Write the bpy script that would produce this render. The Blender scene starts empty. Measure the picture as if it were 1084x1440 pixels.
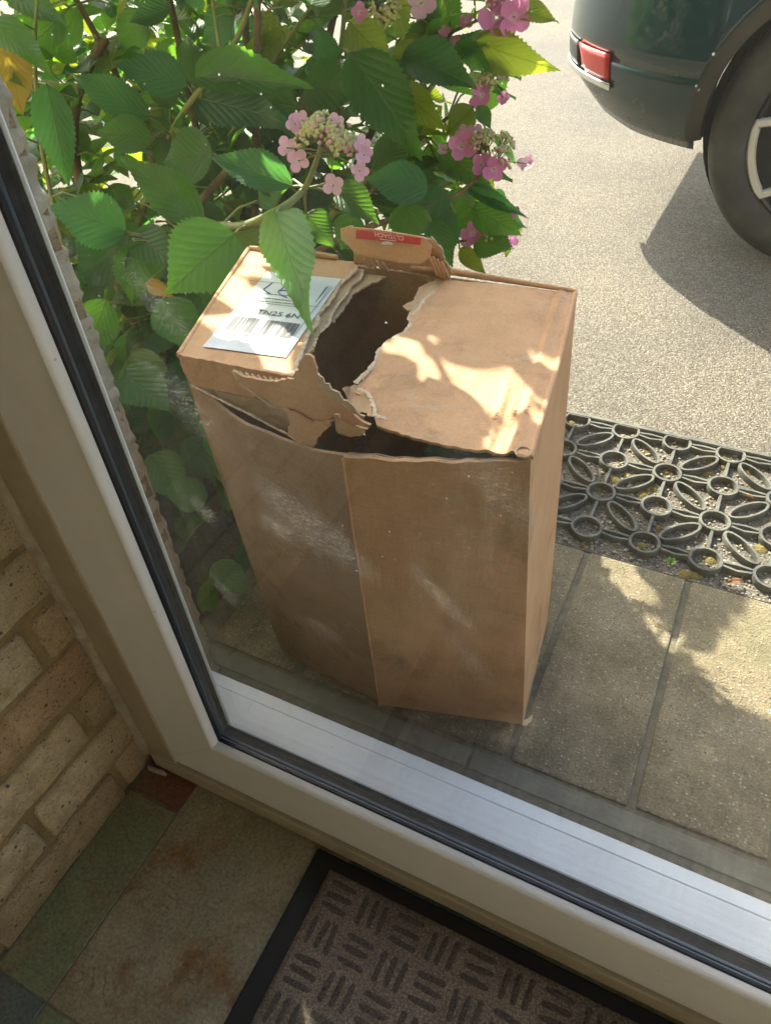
import bpy, bmesh, math, random
from mathutils import Vector, Matrix, noise

# ------------------------------------------------------------------ camera, sky, sun, exposure
sc = bpy.context.scene
COL = sc.collection
F, PW, PH = 1035.79, 1084.0, 1440.0
CAM = Vector((0.5748, -0.2970, 0.9559))
RX = Vector((0.8972, 0.4381, -0.0550))
RD = Vector((0.2651, -0.6340, -0.7265))
RF = Vector((-0.3532, 0.6373, -0.6850))
cam_data = bpy.data.cameras.new('camera')
cam = bpy.data.objects.new('camera', cam_data)
COL.objects.link(cam)
up, back = -RD, -RF
cam.matrix_world = Matrix(((RX.x, up.x, back.x, CAM.x), (RX.y, up.y, back.y, CAM.y),
                           (RX.z, up.z, back.z, CAM.z), (0, 0, 0, 1)))
cam_data.sensor_fit = 'VERTICAL'
cam_data.sensor_height = 36.0
cam_data.sensor_width = 27.0
cam_data.lens = 36.0 * F / PH
cam_data.clip_start = 0.01
cam_data.clip_end = 600
sc.camera = cam

SUN_EL = math.radians(37)
SUN_DIR = Vector((-math.cos(SUN_EL) * .7071, math.cos(SUN_EL) * .7071, math.sin(SUN_EL)))   # towards the sun
world = bpy.data.worlds.new('World')
sc.world = world
world.use_nodes = True
wn = world.node_tree.nodes
wl = world.node_tree.links
sky = wn.new('ShaderNodeTexSky')
sky.sky_type = 'NISHITA'
sky.sun_disc = False
sky.sun_elevation = SUN_EL
sky.sun_rotation = math.radians(-45)
sky.dust_density = 3.0
sky.ozone_density = .4
bg = wn['Background']
bg.inputs['Strength'].default_value = 0.15
wl.new(sky.outputs[0], bg.inputs['Color'])
sun_data = bpy.data.lights.new('sun', 'SUN')
sun_data.energy = 4.4
sun_data.angle = math.radians(0.5)
sun_data.color = (1.0, 0.91, 0.76)
sun = bpy.data.objects.new('sun', sun_data)
COL.objects.link(sun)
sun.location = (-4, 5, 6)
sun.rotation_euler = SUN_DIR.to_track_quat('Z', 'Y').to_euler()

vs = sc.view_settings
vs.view_transform = 'Standard'
vs.look = 'None'
vs.gamma = 1
vs.use_curve_mapping = False
vs.exposure = 2.08
cy = sc.cycles
cy.use_denoising = True
cy.max_bounces = 10
cy.transparent_max_bounces = 24
cy.diffuse_bounces = 5
cy.glossy_bounces = 4
cy.sample_clamp_indirect = 6
cy.caustics_reflective = False
cy.caustics_refractive = False

# ------------------------------------------------------------------ helpers
R = random.Random(7)


def ray(px, py):
    return RX * ((px - PW / 2) / F) + RD * ((py - PH / 2) / F) + RF


def atz(px, py, z):
    r = ray(px, py)
    return CAM + r * ((z - CAM.z) / r.z)


def aty(px, py, y):
    r = ray(px, py)
    return CAM + r * ((y - CAM.y) / r.y)


def proj(p):
    d = Vector(p) - CAM
    w = d.dot(RF)
    return PW / 2 + F * d.dot(RX) / w, PH / 2 + F * d.dot(RD) / w, w


def link(o, parent=None):
    COL.objects.link(o)
    if parent is not None:
        o.parent = parent
    return o


def props(o, label=None, cat=None, group=None, kind=None):
    if label: o['label'] = label
    if cat: o['category'] = cat
    if group: o['group'] = group
    if kind: o['kind'] = kind
    return o


def thing(name, loc, label, cat, group=None, kind=None):
    o = bpy.data.objects.new(name, None)
    o.location = loc
    o.empty_display_size = .05
    link(o)
    return props(o, label, cat, group, kind)


def world_pos(o):
    p = Vector((0, 0, 0))
    while o is not None:
        p += o.location
        o = o.parent
    return p


class MB:
    """collects geometry in world coordinates"""
    def __init__(self):
        self.v, self.f, self.uv = [], [], {}

    def add(self, vs_, fs):
        n = len(self.v)
        self.v += [tuple(p) for p in vs_]
        self.f += [tuple(i + n for i in q) for q in fs]
        return self

    def box(self, a, b):
        (x0, y0, z0), (x1, y1, z1) = a, b
        return self.add([(x0, y0, z0), (x1, y0, z0), (x1, y1, z0), (x0, y1, z0), (x0, y0, z1), (x1, y0, z1), (x1, y1, z1), (x0, y1, z1)],
                        [(0, 3, 2, 1), (4, 5, 6, 7), (0, 1, 5, 4), (1, 2, 6, 5), (2, 3, 7, 6), (3, 0, 4, 7)])

    def tube(self, pts, rad, n=8, cap=True):
        pts = [Vector(p) for p in pts]
        rs = rad if isinstance(rad, (list, tuple)) else [rad] * len(pts)
        base = len(self.v)
        prev = None
        for i, p in enumerate(pts):
            t = (pts[min(i + 1, len(pts) - 1)] - pts[max(i - 1, 0)]).normalized()
            if prev is None:
                prev = t.orthogonal().normalized()
            prev = (prev - t * prev.dot(t))
            prev = prev.normalized() if prev.length > 1e-6 else t.orthogonal().normalized()
            b = t.cross(prev)
            for k in range(n):
                a = 2 * math.pi * k / n
                self.v.append(tuple(p + (prev * math.cos(a) + b * math.sin(a)) * rs[i]))
        for i in range(len(pts) - 1):
            for k in range(n):
                self.f.append((base + i * n + k, base + i * n + (k + 1) % n, base + (i + 1) * n + (k + 1) % n, base + (i + 1) * n + k))
        if cap:
            self.f.append(tuple(base + k for k in reversed(range(n))))
            self.f.append(tuple(base + (len(pts) - 1) * n + k for k in range(n)))
        return self

    def ring(self, pts, up_, w, h, closed=True):
        """a band of rectangular, rounded section along a closed loop"""
        pts = [Vector(p) for p in pts]
        n = len(pts)
        sec = [(-.5, 0), (-.5, .6), (-.3, 1), (.3, 1), (.5, .6), (.5, 0)]
        base = len(self.v)
        for i, p in enumerate(pts):
            a, b = (pts[i - 1], pts[(i + 1) % n]) if closed else (pts[max(i - 1, 0)], pts[min(i + 1, n - 1)])
            t = (b - a).normalized()
            s = t.cross(up_).normalized()
            for (sx, sz) in sec:
                self.v.append(tuple(p + s * (sx * w) + up_ * (sz * h)))
        m = len(sec)
        for i in range(n if closed else n - 1):
            j = (i + 1) % n
            for k in range(m):
                self.f.append((base + i * m + k, base + j * m + k, base + j * m + (k + 1) % m, base + i * m + (k + 1) % m))
        if not closed:
            self.f.append(tuple(base + k for k in range(m)))
            self.f.append(tuple(base + (n - 1) * m + k for k in reversed(range(m))))
        return self

    def lathe(self, profile, c, axis='y', n=48):
        base = len(self.v)
        m = len(profile)
        for k in range(n):
            a = 2 * math.pi * k / n
            for (r, h) in profile:
                self.v.append((c[0] + r * math.cos(a), c[1] + h, c[2] + r * math.sin(a)))
        for k in range(n):
            j = (k + 1) % n
            for i in range(m - 1):
                self.f.append((base + k * m + i, base + k * m + i + 1, base + j * m + i + 1, base + j * m + i))
        return self

    def grid(self, rows):
        n = len(self.v)
        w = len(rows[0])
        for r in rows:
            self.v += [tuple(p) for p in r]
        for i in range(len(rows) - 1):
            for j in range(w - 1):
                a = n + i * w + j
                self.f.append((a, a + 1, a + w + 1, a + w))
        return self

    def mesh(self, name, off=Vector((0, 0, 0)), bevel=0, smooth=False, thick=0, segs=1):
        me = bpy.data.meshes.new(name)
        me.from_pydata([tuple(Vector(p) - off) for p in self.v], [], self.f)
        bm = bmesh.new()
        bm.from_mesh(me)
        if thick:
            geom = bmesh.ops.solidify(bm, geom=bm.faces[:], thickness=thick)
        bmesh.ops.recalc_face_normals(bm, faces=bm.faces[:])
        if bevel:
            bmesh.ops.bevel(bm, geom=[e for e in bm.edges if len(e.link_faces) == 2 and e.calc_face_angle(0) > .5], offset=bevel, segments=segs, affect='EDGES', profile=.6)
        bm.to_mesh(me)
        bm.free()
        if smooth:
            for p in me.polygons: p.use_smooth = True
            if smooth != 'all':
                try: me.set_sharp_from_angle(angle=math.radians(smooth if smooth is not True else 40))
                except Exception: pass
        return me

    def build(self, name, mat, parent=None, loc=None, **kw):
        off = Vector(loc) if loc is not None else Vector((0, 0, 0))
        me = self.mesh(name, off, **kw)
        me.materials.append(mat)
        o = bpy.data.objects.new(name, me)
        link(o, parent)
        o.location = off - (world_pos(parent) if parent is not None else Vector((0, 0, 0)))
        return o


def put(name, me, mat4, parent):
    """a part with its own world matrix"""
    o = bpy.data.objects.new(name, me)
    link(o, parent)
    o.matrix_local = Matrix.Translation(-world_pos(parent)) @ mat4 if parent is not None else mat4
    return o


class NT:
    def __init__(self, name):
        self.m = bpy.data.materials.new(name)
        self.m.use_nodes = True
        self.t = self.m.node_tree
        self.t.nodes.clear()
        self.out = self.t.nodes.new('ShaderNodeOutputMaterial')
        self.co = None

    def n(self, kind, inp=None, **attr):
        o = self.t.nodes.new('ShaderNode' + kind)
        for k, v in attr.items(): setattr(o, k, v)
        for k, v in (inp or {}).items(): self.set(o.inputs[k], v)
        return o

    def set(self, sock, v):
        if isinstance(v, bpy.types.NodeSocket): self.t.links.new(v, sock)
        elif isinstance(v, bpy.types.Node): self.t.links.new(v.outputs[0], sock)
        elif isinstance(v, (tuple, list)) and len(v) == 3 and sock.type == 'RGBA': sock.default_value = (*v, 1)
        else: sock.default_value = v

    def coord(self, which='Object', scale=None, rot=None):
        if self.co is None: self.co = self.n('TexCoord')
        s = self.co.outputs[which]
        if scale is None and rot is None: return s
        mp = self.n('Mapping', {'Vector': s})
        if scale is not None: mp.inputs['Scale'].default_value = scale if isinstance(scale, tuple) else (scale,) * 3
        if rot is not None: mp.inputs['Rotation'].default_value = rot
        return mp.outputs[0]

    def geo(self, scale=(1, 1, 1), rot=(0, 0, 0)):
        g = self.n('NewGeometry')
        mp = self.n('Mapping', {'Vector': g.outputs['Position'], 'Scale': scale, 'Rotation': rot})
        return mp.outputs[0]

    def noise(self, vec, scale, detail=4, rough=.55, dist=0):
        return self.n('TexNoise', {'Vector': vec, 'Scale': scale, 'Detail': detail, 'Roughness': rough, 'Distortion': dist}).outputs['Fac']

    def voro(self, vec, scale, feature='F1', out='Distance', rnd=1):
        return self.n('TexVoronoi', {'Vector': vec, 'Scale': scale, 'Randomness': rnd}, feature=feature).outputs[out]

    def ramp(self, fac, stops, interp='LINEAR'):
        r = self.n('ValToRGB', {'Fac': fac})
        r.color_ramp.interpolation = interp
        e = r.color_ramp.elements
        while len(e) < len(stops): e.new(.5)
        for i, (p, c) in enumerate(stops):
            e[i].position = p
            e[i].color = (*c, 1) if isinstance(c, (tuple, list)) else (c, c, c, 1)
        return r.outputs[0]

    def mix(self, fac, a, b, mode='MIX'):
        m = self.n('Mix', data_type='RGBA', blend_type=mode, clamp_factor=True)
        self.set(m.inputs[0], fac)
        self.set(m.inputs[6], a)
        self.set(m.inputs[7], b)
        return m.outputs[2]

    def math(self, op, a, b=0.0, c=None, clamp=False):
        m = self.n('Math', operation=op, use_clamp=clamp)
        self.set(m.inputs[0], a)
        self.set(m.inputs[1], b)
        if c is not None: self.set(m.inputs[2], c)
        return m.outputs[0]

    def bump(self, h, strength=.4, dist=.01, normal=None):
        b = self.n('Bump', {'Height': h, 'Strength': strength, 'Distance': dist})
        if normal is not None: self.set(b.inputs['Normal'], normal)
        return b.outputs[0]

    def pbr(self, color, rough=.6, normal=None, finish=True, **kw):
        p = self.n('BsdfPrincipled')
        self.set(p.inputs['Base Color'], color)
        self.set(p.inputs['Roughness'], rough)
        if normal is not None: self.set(p.inputs['Normal'], normal)
        for k, v in kw.items(): self.set(p.inputs[k], v)
        if finish: self.t.links.new(p.outputs[0], self.out.inputs[0])
        return p

    def rnd(self):
        return self.n('ObjectInfo').outputs['Random']


# ------------------------------------------------------------------ materials
def m_tarmac():
    t = NT('weathered_tarmac')
    g = t.geo()
    v1 = t.n('TexVoronoi', {'Vector': g, 'Scale': 250.0})
    v2 = t.n('TexVoronoi', {'Vector': g, 'Scale': 120.0})
    ca = t.ramp(t.n('SeparateColor', {'Color': v1.outputs['Color']}).outputs[0],
                [(0, (.105, .089, .070)), (.45, (.172, .150, .120)), (.8, (.222, .194, .156)), (1, (.32, .29, .24))])
    gap = t.ramp(v1.outputs['Distance'], [(.25, 1.0), (.8, .55)])
    big = t.noise(g, 1.6, 5, .6)
    c = t.mix(1.0, ca, gap, 'MULTIPLY')
    c = t.mix(1.0, c, t.ramp(big, [(.3, (.80, .80, .82)), (.7, (1.16, 1.11, 1.05))]), 'MULTIPLY')
    stain = t.ramp(t.noise(g, 5.0, 6, .65), [(.32, .72), (.46, 1.0)])
    c = t.mix(.5, c, t.mix(1.0, c, stain, 'MULTIPLY'))
    h = t.math('ADD', t.math('MULTIPLY', v1.outputs['Distance'], -1.0), t.math('MULTIPLY', v2.outputs['Distance'], -.8))
    oil = t.math('MULTIPLY', t.ramp(t.voro(g, 9.0), [(.03, 1.0), (.10, 0.0)]), t.ramp(t.noise(g, 3.0, 3), [(.5, 0.0), (.6, .5)]))
    c = t.mix(oil, c, (.05, .045, .04))
    t.pbr(c, .93, t.bump(h, .5, .004))
    return t.m


def m_slab(name='exposed_aggregate', tint=(1, 1, 1)):
    t = NT(name)
    g = t.geo()
    n1 = t.noise(g, 14, 6, .65)
    c = t.ramp(n1, [(.28, (.155, .127, .080)), (.5, (.238, .195, .126)), (.75, (.335, .28, .185))])
    n2 = t.noise(g, 260, 3, .7)
    c = t.mix(1.0, c, t.ramp(n2, [(.25, (.5, .5, .48)), (.75, (1.45, 1.42, 1.35))]), 'MULTIPLY')
    v = t.n('TexVoronoi', {'Vector': g, 'Scale': 190.0})
    pick = t.n('SeparateColor', {'Color': v.outputs['Color']})
    peb = t.math('MULTIPLY', t.ramp(v.outputs['Distance'], [(.30, 1.0), (.42, 0.0)]), t.ramp(pick.outputs[0], [(.42, 0.0), (.46, 1.0)]))
    pc = t.ramp(pick.outputs[1], [(0, (.12, .10, .07)), (.3, (.24, .20, .13)), (.6, (.34, .29, .20)), (.88, (.46, .42, .34)), (1, (.33, .18, .10))])
    c = t.mix(peb, c, pc)
    moss = t.ramp(t.noise(g, 8, 5, .7), [(.5, 0.0), (.7, .55)])
    c = t.mix(moss, c, (.10, .095, .045))
    c = t.mix(1.0, c, tint, 'MULTIPLY')
    h = t.math('ADD', t.math('MULTIPLY', peb, .6), n2)
    t.pbr(c, .9, t.bump(h, .8, .004))
    return t.m


def m_noise(name, lo, hi, scale, rough=.8, bump=.3, bscale=None, dist=.003, detail=5, **kw):
    t = NT(name)
    g = t.geo()
    c = t.ramp(t.noise(g, scale, detail, .6), [(.3, lo), (.7, hi)])
    t.pbr(c, rough, t.bump(t.noise(g, bscale or scale * 3, 4), bump, dist) if bump else None, **kw)
    return t.m


def m_plain(name, col, rough=.5, **kw):
    t = NT(name)
    g = t.geo()
    n = t.noise(g, 30, 5, .6)
    c = t.mix(1.0, col, t.ramp(n, [(.3, .88), (.7, 1.08)]), 'MULTIPLY')
    t.pbr(c, t.math('ADD', t.math('MULTIPLY', n, .15), rough - .07), None, **kw)
    return t.m


def m_brick():
    t = NT('buff_brick')
    g = t.geo()
    o = t.rnd()
    base = t.ramp(o, [(0, (.25, .20, .12)), (.3, (.38, .32, .215)), (.55, (.45, .39, .27)), (.8, (.38, .30, .19)), (1, (.31, .21, .125))])
    n1 = t.noise(g, 34, 6, .65)
    c = t.mix(1.0, base, t.ramp(n1, [(.28, (.78, .70, .56)), (.7, (1.45, 1.38, 1.22))]), 'MULTIPLY')
    # iron staining and old mortar towards the window end of the wall
    edge = t.n('SeparateXYZ', {'Vector': g}).outputs[1]
    e = t.n('MapRange', {'Value': t.math('ADD', edge, t.math('MULTIPLY', t.math('SUBTRACT', n1, .5), .1)), 'From Min': -.085, 'From Max': .02, 'To Min': 0.0, 'To Max': .75}).outputs[0]
    c = t.mix(e, c, t.ramp(t.noise(g, 55, 5), [(.3, (.12, .068, .026)), (.7, (.27, .165, .075))]))
    pits = t.voro(g, 190)
    pitn = t.noise(g, 60, 3)
    pm = t.math('MULTIPLY', t.ramp(pits, [(.16, 1.0), (.3, 0.0)]), t.ramp(pitn, [(.42, 0.0), (.58, 1.0)]))
    c = t.mix(t.math('MULTIPLY', pm, .6), c, (.06, .05, .034))
    sp = t.ramp(t.voro(g, 48), [(.08, 1.0), (.13, 0.0)])
    c = t.mix(t.math('MULTIPLY', sp, .85), c, (.028, .023, .018))
    grit = t.noise(g, 420, 3, .7)
    c = t.mix(1.0, c, t.ramp(grit, [(.25, .62), (.75, 1.3)]), 'MULTIPLY')
    h = t.math('SUBTRACT', t.math('ADD', n1, t.math('MULTIPLY', grit, .6)), t.math('MULTIPLY', pm, .7))
    t.pbr(c, .92, t.bump(h, .7, .004))
    return t.m


def m_upvc(name='white_upvc', col=(.73, .715, .68), rough=.42):
    t = NT(name)
    g = t.geo()
    dirt = t.ramp(t.noise(g, 18, 6, .7), [(.42, 0.0), (.75, .22)])
    c = t.mix(dirt, col, (.42, .39, .33))
    spk = t.math('MULTIPLY', t.ramp(t.voro(g, 65), [(.05, 1.0), (.1, 0.0)]), t.ramp(t.noise(g, 30, 2), [(.5, 0.0), (.6, 1.0)]))
    c = t.mix(t.math('MULTIPLY', spk, .55), c, (.09, .08, .07))
    scuff = t.ramp(t.noise(t.geo((12, 160, 160), (0, 0, .3)), 1.0, 3), [(.66, 0.0), (.78, .07)])
    c = t.mix(scuff, c, (.33, .32, .31))
    t.pbr(c, rough, t.bump(t.noise(g, 160, 2), .04, .001))
    return t.m


def m_card(name='kraft_cardboard', col=(.63, .358, .188), dark=False):
    t = NT(name)
    g = t.coord('Object')
    n1 = t.noise(g, 7, 6, .62, .3)
    flut_ = t.n('TexWave', {'Vector': g, 'Scale': 34.0, 'Distortion': .6, 'Detail': 1.0}, bands_direction='Z').outputs['Fac']
    n2 = t.noise(g, 380, 3, .65)
    n3 = t.noise(t.coord('Object', (40, 40, 3)), 6.0, 4, .6)
    c = t.mix(1.0, col, t.ramp(n1, [(.25, (.80, .78, .74)), (.5, (1, 1, 1)), (.75, (1.08, 1.09, 1.1))]), 'MULTIPLY')
    c = t.mix(1.0, c, t.ramp(n2, [(.3, .9), (.7, 1.09)]), 'MULTIPLY')
    c = t.mix(1.0, c, t.ramp(n3, [(.3, .97), (.7, 1.03)]), 'MULTIPLY')
    dirt = t.math('MULTIPLY', t.ramp(t.noise(g, 16, 6, .72, .6), [(.48, 0.0), (.70, .6)]), t.ramp(t.noise(g, 4, 2), [(.38, 0.0), (.55, 1.0)]))
    c = t.mix(dirt, c, (.20, .125, .065))
    scuff = t.math('MULTIPLY', t.ramp(t.noise(t.coord('Object', (30, 30, 90), (.3, .7, .2)), 1.4, 5, .75), [(.6, 0.0), (.74, .6)]), t.ramp(t.noise(g, 6, 2), [(.5, 0.0), (.62, 1.0)]))
    c = t.mix(scuff, c, (.66, .52, .36))
    c = t.mix(1.0, c, t.ramp(flut_, [(0, .982), (1, 1.012)]), 'MULTIPLY')
    scr = t.math('MULTIPLY', t.ramp(t.n('TexWave', {'Vector': t.coord('Object', None, (.7, .4, .9)), 'Scale': 6.0, 'Distortion': 14.0, 'Detail': 4.0, 'Detail Scale': 2.0}).outputs['Fac'], [(.965, 0.0), (1, .5)]), t.ramp(t.noise(g, 9, 2), [(.5, 0.0), (.62, 1.0)]))
    c = t.mix(scr, c, (.55, .42, .28))
    flut = t.n('TexWave', {'Vector': g, 'Scale': 52.0, 'Distortion': .25}, bands_direction='Z').outputs['Fac']
    h = t.math('ADD', t.math('MULTIPLY', n1, .8), t.math('ADD', t.math('MULTIPLY', flut, .045), t.math('MULTIPLY', n3, .22)))
    t.pbr(c, .72, t.bump(h, .32, .006), **{'Specular IOR Level': .3})
    return t.m


def m_leaf(name, tint, trans=(.28, .42, .03), yellow=False):
    t = NT(name)
    uv = t.coord('UV')
    s = t.n('SeparateXYZ', {'Vector': uv})
    u, v = s.outputs[0], s.outputs[1]
    au = t.math('ABSOLUTE', t.math('SUBTRACT', u, .5))
    # side veins run forward from the midrib
    ph = t.math('SUBTRACT', t.math('MULTIPLY', v, 8.5), t.math('MULTIPLY', t.math('POWER', au, .85), 7.0))
    fr = t.math('ABSOLUTE', t.math('SUBTRACT', t.math('FRACT', ph), .5))
    vein = t.ramp(fr, [(.0, 1.0), (.07, 0.0)])
    puff = t.math('SINE', t.math('MULTIPLY', fr, math.pi))
    mid = t.ramp(au, [(.008, 1.0), (.026, 0.0)])
    vv = t.math('MAXIMUM', t.math('MULTIPLY', vein, .55), mid)
    g = t.geo()
    n = t.noise(g, 24, 5, .6)
    fine = t.voro(uv, 34, 'DISTANCE_TO_EDGE')
    o = t.rnd()
    base = t.mix(1.0, tint, t.ramp(o, [(0, (.62, .74, .8)), (.5, (1, 1, 1)), (1, (1.35, 1.22, 1.0))]), 'MULTIPLY')
    base = t.mix(1.0, base, t.ramp(n, [(.25, (.78, .8, .78)), (.75, (1.2, 1.15, 1.1))]), 'MULTIPLY')
    c = t.mix(t.math('MULTIPLY', vv, .55), base, t.mix(.45, base, (.26, .38, .10)))
    spot = t.math('MULTIPLY', t.ramp(t.voro(uv, 5.0), [(.05, 1.0), (.1, 0.0)]), t.ramp(o, [(.55, 0.0), (.7, .8)]))
    c = t.mix(spot, c, (.16, .11, .035))
    h = t.math('ADD', t.math('SUBTRACT', t.math('MULTIPLY', puff, .38), t.math('MULTIPLY', mid, .35)), t.math('ADD', t.math('MULTIPLY', n, .6), t.math('MULTIPLY', fine, .5)))
    nb = t.bump(h, .5, .0035)
    p = t.pbr(c, t.math('ADD', t.math('MULTIPLY', n, .25), .26), nb, finish=False, **{'Specular IOR Level': .55})
    tc = t.mix(t.math('MULTIPLY', vv, .45), t.mix(1.0, trans, t.ramp(o, [(0, .75), (1, 1.2)]), 'MULTIPLY'), (.10, .14, .02))
    tr = t.n('BsdfTranslucent', {'Color': tc, 'Normal': nb})
    mx = t.n('MixShader', {0: .5, 1: p.outputs[0], 2: tr.outputs[0]})
    t.t.links.new(mx.outputs[0], t.out.inputs[0])
    return t.m


def m_petal(name, a, b):
    t = NT(name)
    uv = t.coord('UV')
    s = t.n('SeparateXYZ', {'Vector': uv})
    c = t.ramp(s.outputs[1], [(0, b), (.3, a), (1, tuple(min(1, x * 1.08) for x in a))])
    c = t.mix(1.0, c, t.ramp(t.rnd(), [(0, (.9, .86, .95)), (1, (1.08, 1.05, 1.02))]), 'MULTIPLY')
    n = t.noise(t.geo(), 300, 3)
    p = t.pbr(c, .55, t.bump(n, .2, .001), finish=False)
    tr = t.n('BsdfTranslucent', {'Color': c})
    mx = t.n('MixShader', {0: .4, 1: p.outputs[0], 2: tr.outputs[0]})
    t.t.links.new(mx.outputs[0], t.out.inputs[0])
    return t.m


# smears on the pane: x, z, tilt, half length, half width, strength
SMEARS = [tuple(aty(a, b, .014)[i] for i in (0, 2)) + (ang, l, w, k * .21) for a, b, ang, l, w, k in (
    (420, 735, .75, .060, .022, .30), (470, 765, .75, .05, .018, .34), (655, 925, .75, .040, .014, .42), (620, 845, .8, .05, .008, .30), (455, 890, .5, .026, .012, .50),
    (390, 745, .6, .022, .014, .35), (285, 720, .9, .02, .008, .5), (320, 840, .9, .03, .006, .5), (250, 560, .9, .06, .02, .26), (220, 430, .9, .05, .014, .3), (700, 690, .75, .06, .02, .12), (1060, 1040, .5, .05, .03, .12))]


def m_glass(dirty):
    t = NT('dusty_window_glass' if dirty else 'window_glass')
    tr = t.n('BsdfTransparent', {'Color': (.955, .97, .962)})
    gl = t.n('BsdfGlossy', {'Color': (1, 1, 1), 'Roughness': .004})
    lw = t.n('LayerWeight', {'Blend': .5})
    fr = t.math('ADD', t.math('MULTIPLY', t.math('POWER', lw.outputs['Facing'], 5.0), .8), .022)
    mx = t.n('MixShader', {0: fr, 1: tr.outputs[0], 2: gl.outputs[0]})
    last = mx
    if dirty:
        g = t.geo()
        film = t.ramp(t.noise(t.geo((3.0, 3.0, 1.4), (0, .6, 0)), 2.2, 5, .6), [(.35, .0), (.75, .007)])
        wipe = t.ramp(t.noise(t.geo((60, 60, 2.2), (0, -.55, 0)), 1.0, 4, .6), [(.5, 0.0), (.78, .012)])
        wz = t.ramp(t.noise(g, 4.5, 3), [(.45, 0.0), (.62, 1.0)])
        smear = None
        for (sx, sz, ang, rx, rz, amt) in SMEARS:
            mp = t.n('Mapping', {'Vector': g, 'Location': (sx, 0, sz), 'Rotation': (0, ang, 0), 'Scale': (rx, 50.0, rz)}, vector_type='TEXTURE')
            mp.inputs['Scale'].default_value = (rx, .5, rz)
            ln = t.n('VectorMath', {0: mp.outputs[0]}, operation='LENGTH').outputs['Value']
            blob = t.ramp(ln, [(.15, amt), (1.0, 0.0)], 'EASE')
            smear = blob if smear is None else t.math('MAXIMUM', smear, blob)
        grain = t.math('MULTIPLY', t.ramp(t.noise(t.geo((160, 160, 620), (0, .75, 0)), 1.0, 4, .8), [(.36, .25), (.66, 1.0)]), t.ramp(t.noise(g, 38, 3, .6), [(.35, .25), (.62, 1.0)]))
        speck = t.ramp(t.noise(t.geo((520, 520, 900), (0, .75, 0)), 1.0, 2, .6), [(.60, 0.0), (.68, .8)])
        fine = t.ramp(t.noise(t.geo((130, 130, 1500), (0, .68, 0)), 1.0, 2, .6), [(.60, 0.0), (.68, .8)])
        smear = t.math('ADD', t.math('MULTIPLY', smear, t.math('MULTIPLY', grain, .35)), t.math('MULTIPLY', t.math('POWER', smear, .7), t.math('MAXIMUM', speck, fine)))
        v = t.n('TexVoronoi', {'Vector': g, 'Scale': 95.0})
        dot = t.math('MULTIPLY', t.ramp(v.outputs['Distance'], [(.03, 1.0), (.06, 0.0)]),
                     t.ramp(t.noise(g, 6.0, 3), [(.48, 0.0), (.62, .6)]))
        v2 = t.n('TexVoronoi', {'Vector': g, 'Scale': 32.0})
        drop = t.math('MULTIPLY', t.ramp(v2.outputs['Distance'], [(.010, 1.0), (.022, 0.0)]), .45)
        a = t.math('ADD', film, t.math('MULTIPLY', wipe, wz))
        a = t.math('ADD', a, smear)
        a = t.math('ADD', a, t.math('ADD', dot, drop), clamp=True)
        df = t.n('BsdfDiffuse', {'Color': (.62, .63, .62)})
        tl = t.n('BsdfTranslucent', {'Color': (.72, .72, .70)})
        dd = t.n('MixShader', {0: .6, 1: df.outputs[0], 2: tl.outputs[0]})
        last = t.n('MixShader', {0: a, 1: mx.outputs[0], 2: dd.outputs[0]})
    t.t.links.new(last.outputs[0], t.out.inputs[0])
    return t.m


def m_tile(name, cols, rust):
    t = NT(name)
    g = t.geo()
    n1 = t.noise(g, 13, 7, .7, .15)
    c = t.ramp(n1, [(.25, cols[0]), (.5, cols[1]), (.75, cols[2])])
    c = t.mix(t.ramp(t.noise(g, 7, 5, .65), [(.45, 0.0), (.65, .4)]), c, (.165, .175, .095))
    r = t.ramp(t.noise(t.geo((1, 1, 1), (0, 0, .5)), 10, 7, .72, .25), [(.52, 0.0), (.66, rust)])
    c = t.mix(r, c, t.ramp(t.noise(g, 50, 4), [(.3, (.14, .058, .018)), (.7, (.30, .15, .05))]))
    cr = t.n('TexVoronoi', {'Vector': t.n('Mapping', {'Vector': t.n('VectorMath', {0: g, 1: t.n('VectorMath', {0: t.n('TexNoise', {'Vector': g, 'Scale': 30.0}).outputs['Color'], 1: (.03, .03, .03)}, operation='MULTIPLY').outputs[0]}, operation='ADD').outputs[0], 'Scale': (48, 70, 1)}).outputs[0], 'Scale': 1.0}, feature='DISTANCE_TO_EDGE')
    crm = t.math('MULTIPLY', t.ramp(cr.outputs['Distance'], [(.0, .8), (.05, 0.0)]), t.ramp(t.noise(g, 26, 3), [(.5, 0.0), (.66, .5)]))
    c = t.mix(crm, c, (.028, .022, .014))
    f = t.noise(g, 230, 4, .7)
    c = t.mix(1.0, c, t.ramp(f, [(.28, .55), (.7, 1.3)]), 'MULTIPLY')
    h = t.math('SUBTRACT', t.math('ADD', n1, t.math('MULTIPLY', f, .35)), crm)
    t.pbr(c, .55, t.bump(h, .5, .004))
    return t.m


def m_paint():
    t = NT('dark_teal_paint')
    g = t.geo()
    z = t.n('SeparateXYZ', {'Vector': g}).outputs[2]
    dust = t.math('MULTIPLY', t.ramp(t.noise(g, 9, 6, .7), [(.3, .1), (.75, .6)]),
                  t.n('MapRange', {'Value': z, 'From Min': .28, 'From Max': .52, 'To Min': .6, 'To Max': .02}).outputs[0])
    dr = t.math('MULTIPLY', t.ramp(t.noise(t.geo((9, 9, 40)), 1.0, 4, .6), [(.6, 0.0), (.72, .35)]), dust)
    c = t.mix(t.math('ADD', dust, dr, clamp=True), (.003, .032, .043), (.11, .095, .072))
    p = t.pbr(c, t.math('ADD', t.math('MULTIPLY', dust, .5), .16), None, **{'Coat Weight': .5, 'Coat Roughness': .03, 'Specular IOR Level': .3})
    return t.m


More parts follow.
